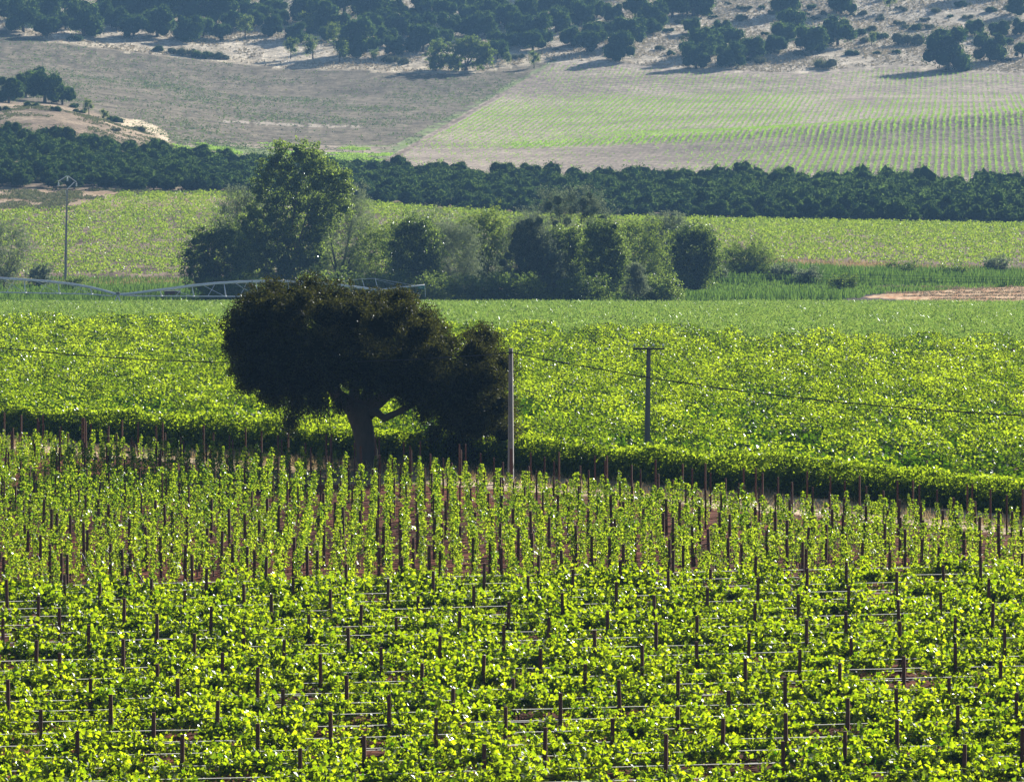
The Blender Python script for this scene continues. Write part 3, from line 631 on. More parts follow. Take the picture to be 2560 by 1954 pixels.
def limbs(base_r, trunk_top, lobes, n_l, seed_r=.3, lean=(0, 0)):
    tt = np.array([lean[0], lean[1], trunk_top]); parts = [tube([(0, 0, -.3), (lean[0]*.3, lean[1]*.3, trunk_top*.5), tt], [base_r*1.15, base_r*.85, base_r*.65], 8)]
    L_ = sorted(lobes, key=lambda l: -l[3])[:n_l]
    for l in L_:
        e = np.array(l[:3]); m_ = (tt*.55+e*.45)+[0, 0, -.1*abs(e[2]-tt[2])]; parts.append(tube([tt-[0, 0, .1], m_, e], [base_r*.5, base_r*.33, base_r*.12], 6))
    return parts

# --- pines: dome crowns of many small lobes on a short trunk (unit: crown radius about 1)
def pine_lobes(flat=1., n=17, spiky=.0):
    L_ = [(0, 0, .1, .62)]
    for i in range(n):
        th = i*2.4+rng.uniform(-.3, .3); zz = rng.uniform(-.55, .8); rr = math.sqrt(max(.05, 1-(zz*.95)**2))*rng.uniform(.55, .72)
        L_.append((cos(th)*rr, sin(th)*rr, zz*flat*.75, rng.uniform(.26, .42)))
    return L_
pineP = []; pine_data = []
for i in range(6):
    fl = [1., .9, 1.15, 1., .85, 1.25][i]; L_ = pine_lobes(fl); me, dat = crown_mesh('crown', M['pine'], L_, 3600, .085, .12, .78, .45, .2, .9)
    tr = solidmesh('trunk', limbs(.085, .6, [(0, 0, 1.1, .3), (.3, .2, 1.1, .3), (-.3, 0, 1.1, .3)], 3), M['bark2'])
    pineP.append((me, tr)); 
shrubP = []
for i in range(4):
    L_ = [(rng.uniform(-.6, .6), rng.uniform(-.5, .5), rng.uniform(.1, .45), rng.uniform(.35, .55)) for _ in range(7)]
    me, dat = crown_mesh('foliage', M['shrub'], L_, 1300, .09, .15, .7, .5, .3, .85); meg, _ = crown_mesh('foliage', M['pine'], L_, 1300, .09, .13, .75, .5, .3, .85)
    tr = solidmesh('stem', limbs(.05, .2, L_[:3], 3), M['bark2']); shrubP.append((me, meg, tr))
lightP = []
for i in range(3):
    L_ = [(rng.uniform(-.5, .5), rng.uniform(-.4, .4), rng.uniform(-.5, .75), rng.uniform(.25, .42)) for _ in range(12)]
    me, _ = crown_mesh('crown', M['locust'], L_, 1500, .09, .2, .45, .6, .3, .95)
    tr = solidmesh('trunk', limbs(.06, .75, [(l[0], l[1], l[2]+1.35, l[3]) for l in L_], 5), M['bark2']); lightP.append((me, tr))
def put_pine(px, cy, r, lbl, group, kind='pine', d=None):
    """crown centre (px,cy) and crown radius r in photograph pixels"""
    base = cy+r*(.93 if kind == 'pine' else 1.2)
    if kind in ('bush', 'green_bush'): base = cy+r*.7
    if d is None: d = hit(px, base, 1200)
    R = 1.46*r*d/F; x = pxx(px, d); z = float(gz(x, d)); rz = rng.uniform(0, 6)
    if kind == 'pine':
        me, tr = pineP[rng.integers(6)]; e = empty('pine_tree', (x, d, z-.1), rz, (R, R, R*rng.uniform(.95, 1.1)))
        c = link('crown', me, e); c.location = (0, 0, .70); link('trunk', tr, e); tag(e, lbl, 'pine tree', group)
    elif kind == 'light':
        me, tr = lightP[rng.integers(3)]; e = empty('broadleaf_tree', (x, d, z-.1), rz, R); c = link('crown', me, e); c.location = (0, 0, 1.1); link('trunk', tr, e); tag(e, lbl, 'tree', group)
    else:
        me, meg, tr = shrubP[rng.integers(4)]; e = empty('bush', (x, d, z-.15), rz, (R*1.05, R, R)); link('foliage', meg if kind == 'green_bush' else me, e); link('stem', tr, e); tag(e, lbl, 'bush', group)
    return e
PL = [(58,50,35),(20,32,22),(122,38,28),(116,72,26),(163,10,32),(96,5,25),(209,58,35),(250,38,27),(163,58,18),(290,54,23),(334,72,28),(393,62,33),(305,2,46),(430,6,52),(471,78,29),(509,72,23),(538,25,42),(596,15,22),(625,28,22),(634,52,20),
(690,25,23),(652,35,20),(681,72,20),(701,52,18),(765,28,32),(809,17,20),(806,56,32),(861,5,36),(864,66,21),(928,20,40),(893,104,38),(925,75,27),(957,55,20),(977,43,15),(1000,68,23),(968,98,22),(986,20,20),(1021,42,18),(1061,36,20),(1058,70,26),(1070,8,32),(1058,103,30),(986,122,20),(1111,34,24),(1131,15,26),(1122,70,26),(1172,43,20),(1175,72,22),(1186,25,20),(1215,30,24),(1212,72,24),(1262,50,28),(1244,130,22),(1273,108,18),(1236,98,16),
(1312,32,26),(1364,18,28),(1422,22,28),(1390,55,29),(1454,44,24),(1341,80,32),(1294,95,22),(1332,105,25),(1428,97,22),(1468,112,24),(1486,84,24),(1518,82,18),(1533,38,21),(1492,30,18),(1573,82,33),(1550,125,29),(1588,26,24),(1634,42,30),(1681,18,30),(1733,5,40),(1632,70,17),(1745,115,34),(1740,146,28),(1771,108,28),(1824,100,28),(1826,143,28),(1876,125,29),(1730,70,18),(1803,75,18),(1466,5,26),
(1964,8,28),(2103,10,30),(1975,68,32),(2094,84,33),(2028,105,32),(1960,95,25),(1937,115,22),(2368,136,44),(2475,126,32),(2437,73,19),(2498,80,21),(2545,20,20),(2553,72,18),(2556,130,16),(1150,-4,26),(30,2,26),(470,40,22),(1240,5,22),(1290,62,20),(680,-2,24),(740,88,20),(580,62,24),(556,84,18),(350,30,22),(820,88,18),(1030,118,16),(1110,98,20)]
for (a, b, c) in PL: put_pine(a, b, c, 'unseen rounded pine higher on the far hillside, added for its shadow', 'rounded pines on the far hillside')
for q in range(26):  # random pines above the view, added to cast shadows into it
    put_pine(rng.uniform(0, 2700), rng.uniform(-115, -45), rng.uniform(24, 38), 'unseen rounded pine higher on the far hillside, added for its shadow', 'rounded pines on the far hillside')
for (a, b, c) in [(613,75,20),(760,70,22),(727,127,18),(782,124,21),(849,133,21),(835,95,22),(384,75,10),(934,142,11),(1335,155,15),(1270,150,11),(2225,10,17),(2179,101,12),(222,270,14),(260,293,12)]:
    put_pine(a, b, c, 'small light green broadleaf tree on the dry ground beside the dark pines', 'small light green trees by the pines', 'light')
BL = [(186,93,14),(983,146,15),(1005,150,15),(960,146,12),(440,125,16),(470,128,18),(500,132,18),(530,135,18),(555,138,14),(395,120,13),(1632,70,17),(1850,42,17),(1783,42,8),(2065,155,24),(2179,70,14),(2202,87,16),(2269,92,30),(2248,55,13),(2150,78,14),(2365,80,15),(2397,77,18),(2478,20,13),(2516,56,12),(2324,64,12),(2289,68,14),(2306,60,10),(1700,50,14),(1680,130,12),(1650,118,12),(1900,150,14),(2130,130,14),(2000,130,14),(2420,40,12),(2400,8,14),(2340,25,10),(2200,45,10),(2520,100,12),(1390,122,8),(1297,140,12),(1512,120,8),(1520,135,8),(555,100,6)]
for i, (a, b, c) in enumerate(BL):
    g = i % 3 == 0; put_pine(a, b, c, 'dark green bush on the dry far hillside' if g else 'grey green broom bush on the dry far hillside', 'dark bushes on the hillside' if g else 'grey green bushes on the hillside', 'green_bush' if g else 'bush')
for q in range(60):
    a = rng.uniform(1650, 2560); b = rng.uniform(5, 150); g = q % 3 == 0
    put_pine(a, b, rng.uniform(6, 13), 'dark green bush on the dry far hillside' if g else 'grey green broom bush on the dry far hillside', 'dark bushes on the hillside' if g else 'grey green bushes on the hillside', 'green_bush' if g else 'bush')
for (a, b, c) in [(64,218,28),(112,224,37),(156,240,24),(22,232,27),(90,205,22)]:
    put_pine(a, b, c, 'dark pine in the clump on top of the knoll at left', 'pines on the knoll')
for (a, b, c) in [(78,257,15),(9,268,13),(140,268,12),(186,260,13),(198,274,11),(288,293,17)]:
    put_pine(a, b, c, 'round green bush on the bare knoll at left', 'bushes on the knoll', 'green_bush')
for (a, b, c) in [(345,318,15),(240,398,16),(310,385,14),(290,322,10),(30,480,14),(60,490,12),(100,487,14),(20,500,12)]:
    put_pine(a, b, c, 'grey green bush on the dry slope above the valley vineyard', 'bushes on the dry slope', 'bush')
for (a, b, c) in [(330, 265, 8)]: pass
# spreading tree standing at the top of the far field
def custom_tree(name, label, cat_, px0, base_y, lobes_px, d, nleaf, size, m_, fuzz=.12, core=.7, depth=.8, trunk_r=.3, trunk_h=None, nl=7, aspect=.6, group=None, bark='bark2', fill=.2, up=.25):
    sc = d/F; x0 = pxx(px0, d); z0 = float(gz(x0, d)); gy = HZ-(z0-CZ)*F/d
    shift = 0 if base_y is None else base_y-gy
    L_ = []
    for (a, b, r) in lobes_px:
        dep = rng.uniform(-1, 1)*depth*r*sc; L_.append(((a-px0)*sc, dep, (gy+shift-b)*sc, r*sc))
    e = empty(name, (x0, d, z0)); tw = []
    for (a, b, c, r) in L_:
        m2 = 42; dv = unit(rng.normal(size=(m2, 3))); rr = r*rng.uniform(.4, 1.38, m2)
        tw += [(a+dv[q, 0]*rr[q], b+dv[q, 1]*rr[q], c+dv[q, 2]*rr[q], rng.uniform(.13, .26)*r+.12) for q in range(m2)]
    V_, Q_, t_ = crown(tw, int(nleaf*(2.6 if core > .5 else (3.6 if m_ == 'willow' else 2.2))), size*(.85 if core > .5 else .95), .3, 0, aspect, up, .9, fill=.5)
    parts_ = [(V_, Q_, t_)]
    me = meshq('crown', V_, Q_, M[m_], t_)
    link('crown', me, e)
    if core > .5:  # dark blobs inside the lobes, added to stop light
        Vc = np.concatenate([core_blob(np.array(l[:3]), l[3]*core*.52) for l in L_]); T3 = np.concatenate([ICOT[:, :3]+i*len(ICOV) for i in range(len(L_))])
        link('light_block_core', meshq('light_block_core', Vc, T3, M[m_], np.full(len(Vc), .1)), e)
    zt_ = trunk_h if trunk_h else min(l[2] for l in L_)+.5
    link('trunk', solidmesh('trunk', limbs(trunk_r, zt_, L_, nl), M[bark]), e); return tag(e, label, cat_, group)
dd = hit(1165, 178, 1500)
custom_tree('spreading_tree', 'wide spreading green tree at the top edge of the far fields, casting a long shadow', 'tree', 1165, None,
  [(1100,122,24),(1088,145,22),(1118,148,24),(1160,130,24),(1180,108,20),(1190,125,22),(1212,140,24),(1215,122,18),(1140,155,20),(1085,160,18),(1195,155,18),(1150,120,20)], dd, 7000, .7, 'locust', .1, .75, .7, .8, 1.6)

# --- belt of young pines
bV = []
for i in range(5):
    L_ = [(0, 0, .6, .6), (0, .1, 1.0, .6), (.1, -.1, 1.3, .42)]+[(cos(t_)*.52, sin(t_)*.52, rng.uniform(.4, 1.05), rng.uniform(.34, .46)) for t_ in np.arange(0, 6.2, .7)]
    V, Q, t = crown(L_, 520, .165, .10, .0, .4, .7, .95, fill=.05)
    th, ph = np.linspace(0, 2*pi, 9)[:-1], np.linspace(.15, pi-.15, 6); Vc = np.array([(.74*sin(p)*cos(a), .74*sin(p)*sin(a), .66+.72*cos(p)) for p in ph for a in th])*(1+.08*rng.normal(size=(48, 1))); Qc = np.array([(i*8+j, i*8+(j+1) % 8, (i+1)*8+(j+1) % 8, (i+1)*8+j) for i in range(5) for j in range(8)])
    V, Q, t, _m = cat([(V, Q, t), (Vc, Qc, np.full(48, .1))]); bV.append((V, Q, t))  # dark core added to each crown to block light
bVhi = []
for i in range(5):
    L_ = [(0, 0, .6, .6), (0, .1, 1.0, .6), (.1, -.1, 1.3, .42)]+[(cos(t_)*.52, sin(t_)*.52, rng.uniform(.4, 1.05), rng.uniform(.34, .46)) for t_ in np.arange(0, 6.2, .7)]
    me, _ = crown_mesh('crown', M['pine'], L_, 1000, .14, .09, .7, .4, .7, .95); bVhi.append(me)
btr = solidmesh('trunk', [tube([(0, 0, -.2), (0, 0, .9)], [.07, .05], 6)], M['bark2'])
x, y = scatter(-150, 150, 1178, 1335, 5.5, .42); px = 1280+F*x/y
k = (px > -40) & (px < 2600) & (y > np.interp(px, [0, 300, 2560], [1186, 1180, 1178])); x, y, px = x[k], y[k], px[k]
R_ = (2.6+.6*rng.normal(size=len(x)).clip(-1.2, 1.8))*np.interp(px, [0, 1500, 2000, 2560], [1, 1, 1.15, 1.25]); Hs = rng.uniform(.75, 1.1, len(x))*np.interp(px, [0, 1500, 2560], [.85, .85, 1.0])
od = np.argsort(y); near = set(od[:300]); rest = []
for i in range(len(x)):
    z = float(gz(x[i], y[i])); rz = rng.uniform(0, 6)
    if i in near:
        e = empty('young_pine', (x[i], y[i], z), rz, (R_[i], R_[i], R_[i]*Hs[i])); link('crown', bVhi[rng.integers(5)], e); link('trunk', btr, e); tag(e, 'bushy young pine along the front edge of the dense pine belt', 'pine tree', 'young pines at the front of the belt')
    else: rest.append((rng.integers(5), x[i], y[i], z, rz, R_[i], Hs[i]))
parts = []
for v in range(5):
    r = np.array([q[1:] for q in rest if q[0] == v]); parts.append(place(*bV[v], r[:, :3], r[:, 3], np.stack([r[:, 4], r[:, 4], r[:, 4]*r[:, 5]], 1)))
V, Q, t, mi = catm(parts); tri = Q[:, 2] == Q[:, 3]
tag(link('pine_plantation', meshq('pine_plantation', V, Q, M['pine'], t)), 'dense mass of young pines filling the plantation belt', 'pine plantation', None, 'stuff')
print('belt', len(x))
for (a, b, c) in [(500,385,20),(560,393,18),(1000,415,22),(1090,425,20),(1150,425,20),(1255,428,24),(1325,432,24),(1460,440,14),(1520,440,12),(1850,437,26),(1960,440,24),(2150,450,22),(160,355,22),(220,362,20),(270,385,16),(395,378,22),(30,318,20),(845,420,14)]:
    put_pine(a, b, c, 'tall dark pine standing out along the back edge of the pine belt', 'taller pines at the back of the belt', 'pine', d=1322)

# --- riverside trees (photograph pixels: centre, top, width; distance)
def lobes_env(cx, top, bot, w, n, rmin, rmax, shape='egg'):
    L_ = []; h = bot-top; w = w*1.3; n = int(n*1.35); rmin *= 1.08; rmax *= 1.12
    for i in range(n):
        t_ = (i+.5)/n; yy = top+h*(t_**.9); 
        prof = math.sin(pi*min(1, .14+.80*t_))**.7 if shape == 'egg' else (1-.55*t_ if shape == 'top' else .35+.65*t_)
        r = rng.uniform(rmin, rmax); hw = max(0, w/2*prof-r*.55); xx = cx+[-.95, .9, 0, -.45, .5][i % 5]*hw+rng.uniform(-.15, .15)*hw; L_.append((xx, yy+r*.6 if i == 0 else yy, r))
    return L_
poplar = [(612,560,26),(605,600,28),(612,640,30),(640,600,30),(600,690,28),(630,540,24),(800,640,26),(790,690,28),(795,600,26),(700,385,28),(745,375,26),(775,385,28),(680,410,28),(720,420,32),(765,420,34),(805,415,28),(660,440,24),(700,455,34),(745,465,36),(790,460,36),(830,450,28),(855,440,20),
 (650,480,26),(690,500,36),(740,510,38),(790,505,38),(835,490,32),(866,470,22),(640,530,28),(680,545,36),(730,555,38),(780,550,36),(825,540,30),(862,520,22),(635,575,26),(670,590,36),(720,600,40),(765,595,34),(800,575,22),
 (640,620,26),(670,635,36),(715,650,40),(755,645,34),(625,660,26),(660,680,34),(710,690,38),(755,690,32),(770,650,18),(640,710,26),(690,720,30),(740,718,28)]
custom_tree('poplar_tree', 'tallest riverside poplar, towering dark green over the irrigation pipe with glittering leaves', 'tree', 700, None, poplar, 800, 22000, .42, 'poplar', .13, .62, .8, .45, 2.6, 9)
custom_tree('willow_tree', 'pale feathery willow behind the left side of the tallest poplar', 'tree', 625, None, lobes_env(612, 468, 660, 120, 20, 20, 32), 830, 6500, .30, 'willow', .2, .45, .8, .3, 3, 6, .3)
custom_tree('broadleaf_tree', 'low dark broadleaf tree at the left foot of the tallest poplar', 'tree', 545, None, lobes_env(540, 572, 730, 130, 24, 20, 30, 'egg')+[(500, 650, 24), (520, 690, 26), (590, 640, 24)], 790, 7500, .36, 'poplar', .16, .55, .8, .3, 1.5, 8)
custom_tree('willow_tree', 'open feathery willow with dark branches right of the tallest poplar', 'tree', 848, None, lobes_env(858, 470, 720, 130, 30, 20, 32), 812, 11000, .28, 'willow', .24, .3, .8, .35, 4, 12, .3)
custom_tree('broadleaf_tree', 'light green sapling thicket between the open willow and the next poplar', 'tree', 950, None, lobes_env(952, 570, 735, 110, 20, 16, 26), 806, 5500, .3, 'locust', .25, .3, .8, .15, 3, 6)
custom_tree('poplar_tree', 'compact poplar with sparkling yellow green top behind the end of the irrigation pipe', 'tree', 1035, None, lobes_env(1035, 548, 735, 110, 26, 20, 30), 792, 8000, .38, 'poplar', .13, .6, .8, .3, 3, 6)
custom_tree('willow_tree', 'silvery willow rising just behind the compact sparkling poplar', 'tree', 1060, None, lobes_env(1062, 528, 700, 140, 20, 20, 30), 822, 6000, .28, 'willow', .22, .4, .8, .3, 3, 6, .3)
custom_tree('willow_tree', 'silver grey drooping willow, open and see through, beside the yellow green locust', 'tree', 1140, None, lobes_env(1138, 556, 740, 105, 24, 18, 28), 798, 8500, .26, 'willow', .22, .35, .8, .25, 3, 8, .3)
custom_tree('locust_tree', 'airy yellow green tree, thin dark trunk showing, left of the broad willow', 'tree', 1218, None, lobes_env(1210, 530, 700, 115, 22, 17, 28), 812, 7500, .30, 'locust', .25, .1, .8, .22, 6, 10)
custom_tree('willow_tree', 'broad blue green willow forming a solid cone in the middle of the tree line', 'tree', 1325, None, lobes_env(1325, 545, 745, 180, 44, 24, 34, 'cone'), 796, 14000, .30, 'willow', .14, .66, .8, .4, 2, 8, .35)
custom_tree('poplar_tree', 'dark dense poplar thicket under the tall silver green crown', 'tree', 1400, None, lobes_env(1400, 572, 745, 120, 26, 20, 30), 800, 9000, .38, 'poplar', .13, .62, .8, .3, 2, 6)
custom_tree('willow_tree', 'tall silver green willow standing highest in the right half of the tree line', 'tree', 1430, None, lobes_env(1425, 476, 720, 170, 34, 24, 36, 'egg')+[(1492, 520, 26), (1480, 505, 22)], 826, 13000, .32, 'willow', .16, .55, .8, .4, 3, 10, .35)
custom_tree('poplar_tree', 'narrow upright poplar with bright leaf edges right of the tall silver green willow', 'tree', 1512, None, lobes_env(1508, 556, 738, 95, 28, 18, 26), 794, 9000, .36, 'poplar', .13, .6, .8, .3, 2, 6)
custom_tree('broadleaf_tree', 'soft olive green tree behind the little pale bush', 'tree', 1592, None, lobes_env(1592, 548, 725, 120, 26, 18, 30), 850, 8000, .3, 'locust', .2, .4, .8, .28, 3, 8)
custom_tree('broadleaf_tree', 'thin crowned tree with two bare dark trunks showing before the far vineyard', 'tree', 1668, None, lobes_env(1668, 540, 690, 105, 22, 17, 27), 880, 8000, .28, 'willow', .24, .15, .8, .25, 4, 10, .4)
custom_tree('poplar_tree', 'dark glossy poplar at the right end of the dense tree line', 'tree', 1738, None, lobes_env(1738, 572, 715, 100, 26, 18, 28), 868, 9000, .36, 'poplar', .14, .6, .8, .3, 2, 6)
custom_tree('broadleaf_tree', 'small round pale green tree standing alone right of the tree line', 'tree', 1865, None, lobes_env(1866, 614, 700, 110, 24, 15, 24)+[(1830, 680, 18), (1900, 684, 18), (1866, 690, 18)], 905, 9000, .25, 'locust', .2, .3, .8, .2, 2.5, 8)
custom_tree('willow_bush', 'little pale pointed bush at the foot of the soft olive tree', 'bush', 1590, None, lobes_env(1590, 660, 738, 55, 12, 10, 15, 'cone'), 786, 2500, .26, 'willow', .2, .4, .8, .1, 1, 5, .4)
custom_tree('broadleaf_tree', 'sparse pale leaved tree cut by the left picture edge above the irrigation pipe', 'tree', 10, None, lobes_env(12, 556, 700, 100, 18, 16, 26), 850, 4500, .26, 'willow', .25, .15, .8, .2, 3, 8, .4)
for i, (a, tp_, w_, d_) in enumerate([(600, 700, 120, 784), (840, 690, 130, 786), (960, 695, 120, 786), (1080, 700, 120, 785), (1200, 700, 120, 786), (1300, 700, 110, 784), (1460, 700, 120, 784), (1640, 700, 110, 792)]):
    custom_tree('riverside_bush', 'dark leafy bush crowding the foot of the riverside trees', 'bush', a, None, lobes_env(a, tp_, 752, w_, 12, 16, 26), d_, 3000, .32, 'poplar', .18, .5, .8, .12, .8, 5, group='bushes under the riverside trees')

for i, (a, tp_, w_, bt, mm) in enumerate([(1700, 690, 60, 728, 'locust'), (1790, 668, 50, 706, 'willow'), (1960, 664, 60, 700, 'willow'), (2020, 676, 50, 708, 'willow'), (2110, 690, 60, 722, 'locust'), (2250, 655, 70, 690, 'poplar'), (2380, 662, 80, 692, 'poplar'), (2490, 648, 60, 684, 'willow'), (100, 660, 50, 716, 'willow'), (190, 690, 50, 735, 'poplar')]):
    custom_tree('reed_bush', 'low ragged bush standing in the green reeds of the valley floor', 'bush', a, None, lobes_env(a, tp_, bt, w_, 7, 9, 15), hit(a, bt+4, 790), 1100, .3, mm, .2, .3, .8, .08, .6, 3, group='bushes in the valley floor reeds')

# ------------------------------------------------------------------ the lone holm oak
OD = 281.; OX = pxx(921, OD); OZ = float(gz(OX, OD)); os_ = OD/F
def opt(px, py, dy=0.): return np.array([(px-921)*os_, dy, (1172-py)*os_])
def oak():
    main = [(645,785,72),(735,765,62),(815,765,62),(895,765,60),(970,790,66),(1050,815,58),(640,865,66),(715,870,78),(815,875,84),(915,875,84),(1015,895,76),(1085,925,58),(1195,860,52),(1235,920,52),(1175,945,64),(1248,1000,48),
            (628,925,55),(695,950,55),(770,940,60),(850,925,50),(950,935,56),(1035,965,58),(1120,1005,56),(1195,1045,52),(1250,1075,40),(605,830,45),(680,735,34),(770,722,30),(1010,755,34),(1100,800+60,36)]
    low = [(745,1015,34),(728,1062,26),(795,1005,36),(850,1015,22),(1085,1085,26),(1060,1035,26),(690,1000,30),(1120,1060,38),(1160,1105,40),(1225,1130,36),(1190,1150,26),(1262,1120,26),(1130,1120,22)]
    L_ = []
    for (a, b, r) in main:
        p = opt(a, b); R0 = r*os_; amp = 4.2*math.sqrt(max(.05, 1-((a-930)/400)**2))
        for dy in (-amp+rng.uniform(-.6, .6), rng.uniform(-.8, .8), amp+rng.uniform(-.6, .6)):
            sh = 1 if abs(dy) < 1 else .86; R = R0*rng.uniform(.84, 1.0); L_.append((p[0]+rng.uniform(-.3, .3), dy, p[2]*(1 if abs(dy) < 1 else .96)-(0 if abs(dy) < 1 else .1), R*sh))
    n = 95000; e = empty('oak_tree', (OX, OD, OZ))
    # big lobes carry many twig clumps on their surface
    tw = []
    for (a, b, c, r) in L_:
        m_ = int(95*(r/1.5)**2)+10; d = unit(rng.normal(size=(m_, 3))); rr = r*rng.uniform(.72, 1.24, m_); 
        for q in range(m_): tw.append((a+d[q, 0]*rr[q], b+d[q, 1]*rr[q], c+d[q, 2]*rr[q]*.9, rng.uniform(.20, .42)))
    V1, Q1, t1 = crown(tw, 280000, .125, .25, 0, .5, .5, .8, fill=.35)
    V2, Q2, t2 = crown(L_, 10, .1, .1, .68, .5)
    lw = []
    for (a, b, r) in low:
        for dy in (-2.2, -.5, 1.5):
            p = opt(a, b); lw.append((p[0], dy+rng.uniform(-.5, .5), p[2], r*os_*.9))
    V3, Q3, t3 = crown(lw, 24000, .125, .3, 0, .45, .2, 1.2, fill=.6)
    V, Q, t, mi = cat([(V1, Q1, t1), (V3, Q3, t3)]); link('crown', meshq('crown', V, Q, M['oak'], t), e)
    # dark blobs added to block light, their own tri mesh inside the crown part
    tri = Q2[:, 2] == Q2[:, 3]; us, inv = np.unique(Q2[tri][:, :3].ravel(), return_inverse=True)
    link('light_block_core', meshq('light_block_core', V2[us], inv.reshape(-1, 3), M['oak'], t2[us]), e)
    def lb(pts, rs): return tube([opt(*p) for p in pts], [r*os_ for r in rs], 10)
    parts = [lb([(921,1196,0),(921,1172,0),(917,1130,0),(908,1080,0),(898,1045,0),(905,1015,0)], [38,31,27,27,31,30]),
      lb([(895,1040,0),(868,1012,0),(845,995,.2),(820,962,.5),(780,935,.9),(720,905,1.2),(660,880,1.3)], [24,20,17,14,11,7,3]),
      lb([(845,995,.1),(835,960,-.3),(838,925,-1),(820,880,-1.5)], [13,12,9,4]),
      lb([(900,1025,0),(885,990,.3),(885,950,.5),(870,900,.8)], [20,14,11,5]),
      lb([(912,1020,0),(920,985,.2),(930,950,.4),(950,900,.5),(960,840,.5)], [22,16,13,9,4]),
      lb([(915,1025,0),(945,1008,-.2),(972,985,-.5),(1015,972,-.9),(1070,965,-1.2),(1130,980,-1.3),(1190,1010,-1.2)], [22,18,15,12,10,7,3]),
      lb([(920,1045,0),(940,1032,-.4),(962,1048,-.9),(1000,1030,-1.2),(1035,1010,-1.4),(1066,996,-1.5),(1110,985,-1.5)], [13,11,9.5,8,7.5,6,3]),
      lb([(780,935,.9),(740,955,1.1),(690,965,1.2)], [8,5,2]), lb([(1070,965,-1.2),(1110,1010,-1.6),(1150,1060,-1.7),(1165,1110,-1.7)], [6,5,3.5,1.5]), lb([(1130,980,-1.3),(1190,1040,-1),(1225,1100,-.9)],[5,4,2])]
    for q in range(60):   # hanging twigs
        a = rng.choice([rng.uniform(690, 860), rng.uniform(990, 1260)]); b0 = rng.uniform(975, 1010) if a < 900 else np.interp(a, [990, 1100, 1260], [985, 1000, 1080]); dy = rng.uniform(-2.5, 2.5); ln = rng.uniform(30, 95)
        parts.append(lb([(a, b0, dy), (a+rng.uniform(-10, 10), b0+ln*.5, dy), (a+rng.uniform(-14, 14), b0+ln, dy)], [1.4, 1., .5]))
    link('trunk', solidmesh('trunk', parts, M['bark'], True), e)
    tag(e, 'large dark holm oak with thick leaning trunk alone beside the farm track', 'oak tree')
oak()

# ------------------------------------------------------------------ poles, cable, sign
def gbase(px, d): x = pxx(px, d); return x, d, float(gz(x, d))
x, d, z = gbase(1277, 271.5); e = empty('concrete_pole', (x, d, z), radians(-8))
H = 7.05
def ladder_pole(H, w0, w1, d0, d1, npan):
    """reinforced concrete pole: I-section with rungs between two flanges"""
    parts = []
    def ww(h): return w0+(w1-w0)*h/H
    def dd_(h): return d0+(d1-d0)*h/H
    def prism(xa, xb, ya, yb, ha, hb):
        V = []
        for h in (ha, hb):
            for yy in (ya, yb):
                for xx in (xa, xb): V.append((xx*ww(h), yy*dd_(h), h))
        return np.array(V), np.array([(0, 2, 3, 1), (4, 5, 7, 6), (0, 1, 5, 4), (2, 6, 7, 3), (0, 4, 6, 2), (1, 3, 7, 5)]), None
    parts.append(prism(-.5, -.30, -.5, .5, -.4, H)); parts.append(prism(.30, .5, -.5, .5, -.4, H)); parts.append(prism(-.298, .298, -.2, .2, -.4, H-.002))
    hs = np.linspace(0.25, H*.62, npan)
    for h in hs: parts.append(prism(-.299, .299, -.46, .46, h, h+.07))
    parts.append(prism(-.299, .299, -.42, .42, H*.74, H-.003)); return parts
link('pole_shaft', solidmesh('pole_shaft', ladder_pole(H, .30, .20, .30, .2, 10), M['concrete']), e)
hl = [box(-.022, .022, -.0915-.012*0, -.080, H*.76+i*.115, H*.76+i*.115+.045) for i in range(14)]
link('bolt_holes', solidmesh('bolt_holes', hl, M['black']), e)
link('cable_bracket', solidmesh('cable_bracket', [tube([(-.05, -.12, H-.26), (-.05, -.22, H-.26)], .02, 6), tube([(-.05, -.2, H-.2), (-.05, -.2, H-.32)], .018, 6)], M['iron']), e)
tag(e, 'pale tapering concrete pole with recessed panels right in front of the oak', 'utility pole')
d = 282.; x, d, z = gbase(1617, d); e = empty('crossarm_pole', (x, d, z), 0); lean = 5*d/F; H2 = (HZ-868)*d/F+CZ-z
link('pole_shaft', solidmesh('pole_shaft', [tube([(0, 0, -.3), (lean*.5, 0, H2*.5), (lean, 0, H2)], [.175, .15, .115], 8)], M['concrete_dark']), e)
for yy in (-.17, .17):
    if yy < 0: link('crossarm', solidmesh('crossarm', [box(lean-.86, lean+.86, -.19, -.12, H2-.13, H2-.02)], M['iron']), e)
for sx_ in (-1, 1): link('arm_brace', solidmesh('arm_brace', [tube([(lean+sx_*.48, -.15, H2-.12), (lean+sx_*.06, -.15, H2-.46)], .02, 6)], M['iron']), e)
for sx_ in (-.80, .24, .78):
    pr = [tube([(lean+sx_, -.155, H2-.03), (lean+sx_, -.155, H2+.09)], .013, 6, True)]; ins = link('insulator', solidmesh('insulator', [tube([(lean+sx_, -.155, H2+.07), (lean+sx_, -.155, H2+.10), (lean+sx_, -.155, H2+.13), (lean+sx_, -.155, H2+.16), (lean+sx_, -.155, H2+.2)], [.035, .075, .05, .07, .03], 10)], M['glass'], True), e)
    link('pin', solidmesh('pin', pr, M['iron']), ins)
tag(e, 'dark pole with a straight crossarm and three glass insulators standing in the vineyard', 'utility pole')
t_ = np.linspace(0, 1, 60); xr = 52*t_; yr = 271.3-56.5*t_; zr = CZ-13.28-7.97*t_+9.3*t_**2
t2_ = np.linspace(0, 1, 60); xl = -45*t2_; yl = 271.3+28.5*t2_; zl = CZ-13.28-5.28*t2_+6.73*t2_**2
